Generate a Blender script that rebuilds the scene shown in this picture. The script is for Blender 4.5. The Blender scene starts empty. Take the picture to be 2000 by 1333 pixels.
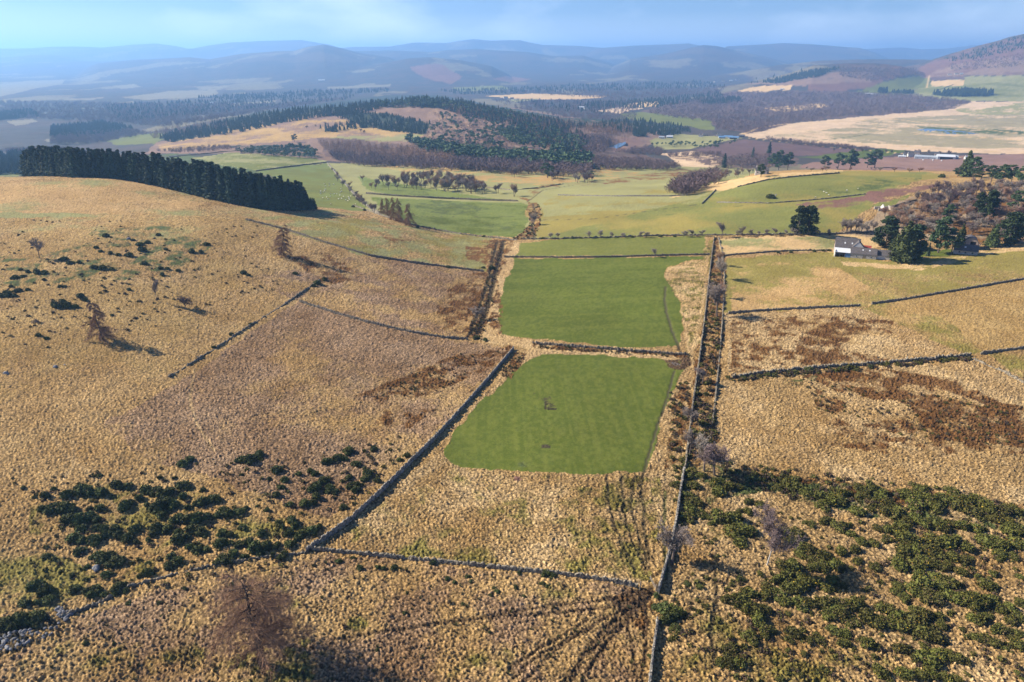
import bpy, math, random
import numpy as np
from mathutils import Vector, Matrix
random.seed(7); RNG = np.random.default_rng(7)
C = bpy.context.scene.collection
sc = bpy.context.scene
# ------------------------------------------------------------------ camera
ZC = 120.0; PITCH = math.radians(22.58); F = 1333.0; W0, H0 = 2000.0, 1333.0
cam_d = bpy.data.cameras.new("camera"); cam = bpy.data.objects.new("camera", cam_d); C.objects.link(cam)
cam_d.sensor_width = 36.0; cam_d.lens = 36.0 * F / W0
cam_d.clip_start = 1.0; cam_d.clip_end = 90000.0
cam.location = (0, 0, ZC); cam.rotation_euler = (math.pi / 2 - PITCH, 0, 0)
sc.camera = cam
# ------------------------------------------------------------------ world, sun, exposure
SUN_EL = math.radians(34.0); SUN_AZ = math.radians(-76.0)      # azimuth clockwise from +Y
w = bpy.data.worlds.new("World"); sc.world = w; w.use_nodes = True
nt = w.node_tree; nt.nodes.clear()
def N(t, ty, **kw):
    n = t.nodes.new(ty)
    for k, v in kw.items():
        if hasattr(n, k): setattr(n, k, v)
        else: n.inputs[k].default_value = v
    return n
out = N(nt, 'ShaderNodeOutputWorld'); bg = N(nt, 'ShaderNodeBackground', Strength=0.052)
sky = N(nt, 'ShaderNodeTexSky', sky_type='NISHITA', sun_disc=False, sun_elevation=SUN_EL, sun_rotation=SUN_AZ,
        altitude=300.0, air_density=1.0, dust_density=0.2, ozone_density=3.0)
tc = N(nt, 'ShaderNodeTexCoord')
mp = N(nt, 'ShaderNodeMapping'); mp.inputs['Scale'].default_value = (3.4, 3.4, 9.0); mp.inputs['Location'].default_value = (2.1, 0.9, 0.25)
nz = N(nt, 'ShaderNodeTexNoise', Scale=1.0, Detail=7.0, Roughness=0.52)
mr = N(nt, 'ShaderNodeMapRange'); mr.inputs[1].default_value = 0.45; mr.inputs[2].default_value = 0.72; mr.inputs[4].default_value = 0.55
tint = N(nt, 'ShaderNodeMix', data_type='RGBA', blend_type='MULTIPLY'); tint.inputs[0].default_value = 1.0; tint.inputs[7].default_value = (0.66, 0.80, 1.15, 1)
mix = N(nt, 'ShaderNodeMix', data_type='RGBA'); mix.inputs[7].default_value = (15.0, 16.0, 17.6, 1)
L = nt.links.new
sx = N(nt, 'ShaderNodeSeparateXYZ'); L(tc.outputs['Generated'], sx.inputs[0]); band = N(nt, 'ShaderNodeMapRange'); band.inputs[1].default_value = .12; band.inputs[2].default_value = .3; band.inputs[3].default_value = 1; band.inputs[4].default_value = 0; L(sx.outputs[2], band.inputs[0]); cm = N(nt, 'ShaderNodeMath', operation='MULTIPLY'); L(mr.outputs[0], cm.inputs[0]); L(band.outputs[0], cm.inputs[1])
L(tc.outputs['Generated'], mp.inputs[0]); L(mp.outputs[0], nz.inputs['Vector']); L(nz.outputs[0], mr.inputs[0])
L(sky.outputs[0], tint.inputs[6]); L(tint.outputs[2], mix.inputs[6]); hb = N(nt, 'ShaderNodeMapRange'); hb.inputs[1].default_value = -.01; hb.inputs[2].default_value = .055; hb.inputs[3].default_value = .5; hb.inputs[4].default_value = 0; L(sx.outputs[2], hb.inputs[0]); ca = N(nt, 'ShaderNodeMath', operation='ADD', use_clamp=True); L(cm.outputs[0], ca.inputs[0]); L(hb.outputs[0], ca.inputs[1]); L(ca.outputs[0], mix.inputs[0])
L(mix.outputs[2], bg.inputs[0]); L(bg.outputs[0], out.inputs[0])
sd = bpy.data.lights.new("sun", 'SUN'); sd.energy = 5.0; sd.angle = math.radians(0.5); sd.color = (1.0, 0.90, 0.75)
so = bpy.data.objects.new("sun", sd); C.objects.link(so)
SV = Vector((math.sin(SUN_AZ) * math.cos(SUN_EL), math.cos(SUN_AZ) * math.cos(SUN_EL), math.sin(SUN_EL)))
so.rotation_euler = SV.to_track_quat('Z', 'Y').to_euler(); so.location = (0, 0, 400)
sc.view_settings.view_transform = 'Standard'; sc.view_settings.look = 'None'
sc.view_settings.exposure = 1.2; sc.view_settings.gamma = 1.0
sc.cycles.volume_bounces = 1; sc.cycles.max_bounces = 5; sc.cycles.diffuse_bounces = 2; sc.cycles.transparent_max_bounces = 8
# ------------------------------------------------------------------ pixel rays of the photograph
cP, sP = math.cos(PITCH), math.sin(PITCH)
def ray(px, py):                       # -> (X/Y, Z slope per Y)
    a = (np.asarray(px, float) - 1000) / F; b = (666.5 - np.asarray(py, float)) / F
    dy = cP + b * sP; dz = -sP + b * cP
    return a / dy, dz / dy
# ------------------------------------------------------------------ noise
def _h(ix, iy, seed):
    n = (ix.astype(np.int64) * 374761393 + iy.astype(np.int64) * 668265263 + seed * 2147483647) & 0xffffffff
    n = ((n ^ (n >> 13)) * 1274126177) & 0xffffffff
    return ((n ^ (n >> 16)) & 0xffffff) / float(0xffffff)
def vnoise(x, y, seed=0):
    x0 = np.floor(x); y0 = np.floor(y); fx = x - x0; fy = y - y0
    fx = fx * fx * (3 - 2 * fx); fy = fy * fy * (3 - 2 * fy)
    a = _h(x0, y0, seed); b = _h(x0 + 1, y0, seed); c = _h(x0, y0 + 1, seed); d = _h(x0 + 1, y0 + 1, seed)
    return (a + (b - a) * fx) * (1 - fy) + (c + (d - c) * fx) * fy
def fbm(x, y, o=4, seed=0, g=0.5):
    s = 0; am = 1; t = 0
    for i in range(o):
        s = s + am * vnoise(x * 2 ** i + 17.3 * i, y * 2 ** i + 9.1 * i, seed + i); t += am; am *= g
    return s / t
def worley(x, y, seed=0):
    x0 = np.floor(x); y0 = np.floor(y); best = np.full(x.shape, 9.0); cid = np.zeros(x.shape)
    for i in (-1, 0, 1):
        for j in (-1, 0, 1):
            cx = x0 + i; cy = y0 + j
            dx = cx + _h(cx, cy, seed) - x; dy = cy + _h(cx, cy, seed + 5) - y
            d = dx * dx + dy * dy; cid = np.where(d < best, _h(cx, cy, seed + 9), cid); best = np.minimum(best, d)
    return np.sqrt(best), cid
# ------------------------------------------------------------------ terrain height
CP = []                                 # control points (x/Y, Y, z)
def cz(py, *pairs):                     # at image row py the ground has height z
    for px, z in pairs:
        s, m = ray(px, py); CP.append((float(s), float((z - ZC) / m), z))
def cy(*tr):                            # (px, py, Y): the ground seen there is Y metres off
    for px, py, Y in tr:
        s, m = ray(px, py); CP.append((float(s), Y, ZC + Y * float(m)))
def cw(*tr):                            # (px, Y, z) with px read near the horizon
    for px, Y, z in tr:
        s, m = ray(px, 200); CP.append((float(s), Y, z))
for s in (-1.5, -.7, 0, .7, 1.5): CP.append((s, 45., -3 - 1.0 * s)); CP.append((s, 80., -1 - 1.2 * s))
cz(1333, (-100, 4), (300, 0.5), (650, 0), (1000, 0), (1500, -1), (2100, -2))
cz(1150, (-100, 7), (100, 4.5), (350, 3.5), (700, 0.3), (1000, 0), (1500, -1.2), (2100, -2.5))
cz(1000, (-100, 9), (300, 5), (650, 1.5), (1000, 0), (1300, -1), (1600, -2), (2100, -2))
cz(800, (-100, 14), (200, 11), (500, 6), (850, 1), (1100, 0), (1350, -1), (1700, -1), (2100, 0))
cz(660, (-100, 20), (200, 16), (500, 9), (750, 3), (930, -2), (1000, -1.5), (1350, 0), (1700, 1), (2100, 3))
cz(550, (-100, 25), (150, 23), (400, 17), (600, 10), (780, 2), (950, -4), (1050, -3), (1350, 0), (1700, 1), (2100, 4))
cz(470, (-100, 29), (150, 28), (400, 23), (600, 14), (800, 2), (975, -9), (1100, -7), (1380, -3), (1650, -3), (1900, -1), (2100, 2))
cz(400, (-100, 31), (150, 30), (300, 27), (430, 22))
cz(420, (620, 9), (740, -3))
cy((-100, 346, 545), (120, 346, 545), (230, 350, 545), (330, 370, 530))
cw((-100, 640, 15), (120, 640, 14), (300, 640, 10), (450, 620, 6), (-100, 780, -18), (200, 780, -20), (450, 760, -14))
cz(400, (650, -9), (850, -22), (1040, -24), (1200, -14), (1400, -4)); cz(440, (850, -12), (1040, -16), (1200, -9), (1400, -2), (1600, 0), (1850, 1), (2100, 5))
cz(370, (750, -33), (850, -36), (1040, -33), (1200, -22), (1400, -9), (1600, 3), (1850, 5), (2100, 9))
cz(350, (700, -45), (850, -44), (1100, -45), (1400, -18)); cz(330, (500, -45), (850, -50), (1200, -60))
cz(335, (30, -60), (-100, -62))
cy((1500, 341, 760), (1650, 336, 800), (1800, 338, 790), (1950, 345, 770), (2100, 345, 770))
cw((1500, 950, -28), (1700, 950, -24), (1900, 950, -22), (2100, 950, -20), (1500, 1150, -62), (1800, 1150, -62), (2100, 1150, -60))
cz(325, (1400, -74), (1600, -85), (1850, -85), (2100, -84)); cz(300, (1350, -92), (1600, -100), (1850, -100), (2100, -100), (100, -100), (-100, -105))
cz(260, (1400, -106), (1600, -108), (1850, -108), (2100, -106), (-100, -112), (100, -112)); cz(220, (1600, -112), (1850, -108), (2100, -104), (100, -117), (-100, -117))
cy((700, 315, 1380), (700, 270, 1750), (700, 240, 2000), (700, 212, 2300), (830, 197, 2350), (830, 225, 2150), (830, 260, 1800), (830, 300, 1450),
   (1000, 300, 1400), (1000, 262, 1800), (1000, 230, 2200), (965, 212, 2350), (1100, 240, 2400), (1150, 300, 1520), (1150, 262, 1950), (1200, 245, 2350),
   (1210, 286, 1850), (1300, 250, 2500), (1300, 300, 1780), (500, 300, 1430), (500, 270, 1800), (500, 240, 2200), (500, 226, 2400), (600, 216, 2350), (350, 295, 1550), (350, 270, 2000), (350, 256, 2300), (200, 292, 1850), (200, 272, 2400))
cw((500, 3000, -110), (700, 3000, -95), (830, 3000, -80), (965, 3000, -90), (1100, 3000, -108), (1300, 3200, -115), (350, 2900, -112))
for px in (-200, 100, 400, 700, 1000, 1300, 1600): cw((px, 3800, -118), (px, 5500, -120), (px, 9000, -120), (px, 16000, -122), (px, 40000, -125))
cw((1900, 4600, -104), (2200, 4400, -98), (1900, 9000, -110), (2200, 9000, -110), (1900, 16000, -120), (1900, 40000, -125))
CP = np.array(CP)
def _uv(s, Y): return np.stack([2.0 * np.arctan(s), np.log(Y)], -1)
def _phi(r2): return np.where(r2 > 1e-12, 0.5 * r2 * np.log(np.maximum(r2, 1e-12)), 0)
cuv = _uv(CP[:, 0], CP[:, 1]); cq = CP[:, 2] / (CP[:, 1] + 300)
n = len(CP); A = np.zeros((n + 3, n + 3)); d2 = ((cuv[:, None] - cuv[None]) ** 2).sum(-1)
A[:n, :n] = _phi(d2) + np.eye(n) * 4e-4; A[:n, n] = 1; A[:n, n + 1:] = cuv; A[n:, :n] = A[:n, n:].T
sol = np.linalg.solve(A, np.concatenate([cq, [0, 0, 0]]))
GU, GV = 181, 301; U0, U1 = -1.75, 1.75; V0, V1 = math.log(25.), math.log(60000.)
gu, gv = np.meshgrid(np.linspace(U0, U1, GU), np.linspace(V0, V1, GV), indexing='ij')
pts = np.stack([gu.ravel(), gv.ravel()], -1); pc = np.clip(pts, [-1.65, math.log(40.)], [1.65, math.log(42000.)])
G = np.zeros(len(pts))
for i in range(0, len(pts), 8000):
    p = pc[i:i + 8000]; G[i:i + 8000] = _phi(((p[:, None] - cuv[None]) ** 2).sum(-1)) @ sol[:n] + sol[n] + p @ sol[n + 1:]
G = G.reshape(GU, GV) * (np.exp(gv) + 300)
def _cub(f):
    return (-.5 * f + f * f - .5 * f ** 3, 1 - 2.5 * f * f + 1.5 * f ** 3, .5 * f + 2 * f * f - 1.5 * f ** 3, -.5 * f * f + .5 * f ** 3)
def base_z(x, Y):
    a = np.clip((2 * np.arctan(x / Y) - U0) / (U1 - U0) * (GU - 1), 1.001, GU - 2.001); b = np.clip((np.log(Y) - V0) / (V1 - V0) * (GV - 1), 1.001, GV - 2.001)
    i = np.floor(a).astype(int); j = np.floor(b).astype(int); wa = _cub(a - i); wb = _cub(b - j); z = 0
    for k in range(4):
        for l in range(4): z = z + wa[k] * wb[l] * G[np.clip(i + k - 1, 0, GU - 1), np.clip(j + l - 1, 0, GV - 1)]
    return z
# distant ranges: (distance, front width, back width, crest line in photograph pixels)
RIDGES = [
 (19000, .22, .30, [(-400, 97), (0, 95), (60, 94), (100, 91), (150, 91), (200, 93), (260, 87), (305, 85), (345, 90), (370, 96), (400, 90), (450, 83), (520, 80), (590, 79), (650, 90), (720, 120), (800, 150)]),
 (15000, .20, .20, [(-400, 112), (0, 113), (60, 108), (100, 107), (140, 112), (180, 125), (230, 150)]),
 (11500, .30, .22, [(-400, 190), (60, 160), (150, 140), (190, 124), (260, 117), (330, 114), (370, 112), (410, 116), (470, 106), (540, 101), (575, 100), (600, 93), (632, 88), (660, 93), (700, 103), (760, 112), (830, 135), (950, 165)]),
 (9200, .22, .22, [(500, 170), (620, 140), (740, 125), (800, 114), (840, 112), (900, 118), (960, 130), (1000, 150), (1100, 175)]),
 (13500, .25, .2, [(600, 120), (680, 101), (760, 99), (840, 102), (880, 98), (930, 96), (970, 99), (1030, 102), (1080, 110), (1140, 109), (1190, 122), (1230, 138), (1290, 150), (1350, 160)]),
 (18500, .22, .3, [(640, 96), (690, 92), (760, 91), (810, 83), (870, 84), (900, 79), (925, 76), (960, 79), (985, 78), (1015, 78), (1040, 84), (1060, 88), (1130, 90), (1190, 95), (1240, 110), (1300, 120)]),
 (17000, .22, .2, [(1100, 120), (1170, 94), (1240, 89), (1300, 87), (1345, 85), (1370, 90), (1420, 98), (1500, 120)]),
 (12500, .28, .2, [(1150, 150), (1230, 116), (1300, 105), (1350, 93), (1375, 88), (1400, 90), (1440, 99), (1500, 112), (1560, 128), (1620, 150)]),
 (16000, .2, .2, [(1360, 130), (1420, 91), (1470, 88), (1530, 84), (1590, 87), (1650, 92), (1680, 94), (1710, 103), (1750, 120), (1800, 140)]),
 (21000, .2, .3, [(1600, 120), (1690, 96), (1760, 93), (1800, 97), (1850, 95), (1900, 88), (2000, 90), (2400, 90)]),
 (8300, .12, .2, [(1250, 172), (1380, 152), (1450, 140), (1520, 128), (1600, 119), (1700, 116), (1810, 117), (1900, 125), (2000, 140)]),
 (5600, .16, .12, [(1300, 190), (1400, 172), (1480, 158), (1540, 144), (1590, 128), (1650, 124), (1710, 124), (1760, 129), (1800, 141), (1850, 158), (1900, 175), (2000, 190)]),
 (6900, .34, .3, [(1600, 170), (1720, 140), (1790, 127), (1830, 114), (1865, 103), (1910, 90), (1950, 80), (1975, 72), (2000, 67), (2060, 58), (2150, 52), (2400, 60)])]
RD = []
for Yc, wf, wb, cr in RIDGES:
    s, m = ray([c[0] for c in cr], [c[1] for c in cr]); RD.append((Yc, wf, wb, s, ZC + Yc * m))
def zf(x, Y):
    x = np.asarray(x, float); Y = np.maximum(np.asarray(Y, float), 26.)
    z = base_z(x, Y); s = x / Y; far = Y > 3300
    if np.any(far):
        xs, Ys, ss = x[far], Y[far], s[far]; b = z[far]; lv = np.log(Ys); top = np.zeros_like(b)
        nn = fbm(xs / 1500., Ys / 1500., 5, 31, .55) - .5
        for k, (Yc, wf, wb, rs, rz) in enumerate(RD):
            t = lv - math.log(Yc) + .10 * (fbm(xs / 3000. + k * 7, Ys / 9000., 2, 3) - .5)
            wd = np.where(t < 0, wf, wb); pr = np.exp(-(t / wd) ** 2)
            hh = (np.interp(ss, rs, rz) - b) * pr
            hh = np.where(hh > 0, hh * (1 + .55 * nn * (1 - pr ** 2)), 0)
            top = np.maximum(top, hh)
        top = top + np.minimum(top, 30) * .25 * nn
        z = z.copy(); z[far] = b + top
    mid = np.clip((Y - 250) / 1500., 0, 1)
    z = z + (fbm(x / 70., Y / 70., 3, 11) - .5) * (1.2 + 5.0 * mid)
    for (fx, fy, fr, fz) in FLAT:
        k = np.clip(1.6 - np.hypot((x - fx), (Y - fy)) / fr, 0, 1); z = z * (1 - k) + fz * k
    return z
FLAT = []
def zf1(x, y): return float(zf(np.array([x]), np.array([y]))[0])
def at(px, py):                        # photograph pixel -> point on the ground (numpy)
    px = np.atleast_1d(np.asarray(px, float)); py = np.atleast_1d(np.asarray(py, float)); s, m = ray(px, py)
    lv = np.linspace(math.log(55.), math.log(45000.), 900); Yv = np.exp(lv)
    YY = np.broadcast_to(Yv, (len(px), len(Yv))); d = ZC + YY * m[:, None] - zf(YY * s[:, None], YY)
    hit = d < 0; k = np.where(hit.any(1), hit.argmax(1), len(Yv) - 1); k = np.maximum(k, 1)
    r = np.arange(len(px)); d0 = d[r, k - 1]; d1 = d[r, k]; t = np.clip(d0 / np.maximum(d0 - d1, 1e-9), 0, 1)
    Y = Yv[k - 1] * (1 - t) + Yv[k] * t
    return np.stack([Y * s, Y, zf(Y * s, Y)], -1)
for (qx, qy, rr) in ((1207, 287, 34.), (1845, 259, 110.), (1695, 269, 60.)):
    q = at(qx, qy)[0]; FLAT.append((q[0], q[1], rr, q[2]))
def pix_m(p):                          # metres per photograph pixel at world point p
    return (p[1] * cP + (ZC - p[2]) * sP) / F
# ------------------------------------------------------------------ materials
def mat(name, col, rough=.9, var=0.0, scale=1.0, col2=None, bump=0.0, objrand=0.0, spec=.2, metal=0.0, trans=0.0, coord='Object', bscale=None):
    m = bpy.data.materials.new(name); m.use_nodes = True; t = m.node_tree; b = t.nodes['Principled BSDF']
    b.inputs['Roughness'].default_value = rough; b.inputs['Specular IOR Level'].default_value = spec; b.inputs['Metallic'].default_value = metal
    b.inputs['Base Color'].default_value = (*col, 1)
    g = N(t, 'ShaderNodeNewGeometry'); tc = N(t, 'ShaderNodeTexCoord'); src = g.outputs['Position'] if coord == 'World' else tc.outputs['Object']
    nz = N(t, 'ShaderNodeTexNoise', Scale=scale, Detail=5.0, Roughness=.6); t.links.new(src, nz.inputs['Vector'])
    cur = None
    if var or col2:
        mr = N(t, 'ShaderNodeMapRange'); mr.inputs[1].default_value = .3; mr.inputs[2].default_value = .7; t.links.new(nz.outputs[0], mr.inputs[0])
        mx = N(t, 'ShaderNodeMix', data_type='RGBA'); mx.inputs[6].default_value = (*[c * (1 - var) for c in col], 1); c2 = col2 or [c * (1 + var) for c in col]
        mx.inputs[7].default_value = (*c2, 1); t.links.new(mr.outputs[0], mx.inputs[0]); cur = mx.outputs[2]
    if objrand:
        oi = N(t, 'ShaderNodeObjectInfo'); hs = N(t, 'ShaderNodeHueSaturation'); m1 = N(t, 'ShaderNodeMapRange'); m1.inputs[3].default_value = 1 - objrand; m1.inputs[4].default_value = 1 + objrand
        m2 = N(t, 'ShaderNodeMapRange'); m2.inputs[3].default_value = .5 - objrand * .07; m2.inputs[4].default_value = .5 + objrand * .07
        t.links.new(oi.outputs['Random'], m1.inputs[0]); t.links.new(m1.outputs[0], hs.inputs['Value']); t.links.new(oi.outputs['Random'], m2.inputs[0]); t.links.new(m2.outputs[0], hs.inputs['Hue'])
        if cur: t.links.new(cur, hs.inputs['Color'])
        else: hs.inputs['Color'].default_value = (*col, 1)
        cur = hs.outputs[0]
    if cur: t.links.new(cur, b.inputs['Base Color'])
    if bump:
        n2 = N(t, 'ShaderNodeTexNoise', Scale=bscale or scale * 3, Detail=4.0); t.links.new(src, n2.inputs['Vector'])
        bp = N(t, 'ShaderNodeBump', Strength=bump, Distance=.1); t.links.new(n2.outputs[0], bp.inputs['Height']); t.links.new(bp.outputs[0], b.inputs['Normal'])
    return m
def mesh_np(name, v, f, mats, mi=None, smooth=False):
    v = np.asarray(v, np.float32); f = np.asarray(f, np.int32); k = f.shape[1]; me = bpy.data.meshes.new(name)
    me.vertices.add(len(v)); me.vertices.foreach_set('co', v.ravel()); me.loops.add(f.size); me.loops.foreach_set('vertex_index', f.ravel())
    me.polygons.add(len(f)); me.polygons.foreach_set('loop_start', np.arange(0, f.size, k, dtype=np.int32))
    me.polygons.foreach_set('use_smooth', np.full(len(f), smooth))
    if mi is not None: me.polygons.foreach_set('material_index', np.asarray(mi, np.int32))
    for m in (mats if isinstance(mats, (list, tuple)) else [mats]): me.materials.append(m)
    me.update(calc_edges=True); return me
def link(name, me, parent=None, loc=None, label=None, cat=None, group=None, kind=None, rz=None, scale=None):
    o = bpy.data.objects.new(name, me); C.objects.link(o)
    if parent: o.parent = parent
    if loc is not None: o.location = loc
    if rz is not None: o.rotation_euler.z = rz
    if scale is not None: o.scale = scale
    if label: o['label'] = label
    if cat: o['category'] = cat
    if group: o['group'] = group
    if kind: o['kind'] = kind
    return o
# ------------------------------------------------------------------ land cover (albedo of what grows there), drawn as field outlines
STRAW = (.385, .248, .102); PALE = (.47, .32, .15); REDST = (.31, .198, .108); OCHRE = (.35, .228, .085); BRACK = (.165, .082, .028); GREEN = (.070, .090, .014)
GREEN2 = (.115, .125, .027); OLIVE = (.21, .172, .046); PGREEN = (.22, .208, .082); LIME = (.14, .145, .04); DKGR = (.07, .09, .03); MARSH = (.50, .36, .22); MARSHG = (.25, .21, .115)
PLOUGH = (.105, .065, .06); SOIL = (.20, .12, .09); WOOD = (.115, .075, .06); PINEF = (.035, .045, .025); MUD = (.12, .075, .04); FELL = (.21, .135, .095); HEATH = (.16, .085, .065); DARK = (.06, .05, .03); FRESH = (.12, .145, .036); FARP = (.17, .15, .10)
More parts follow.
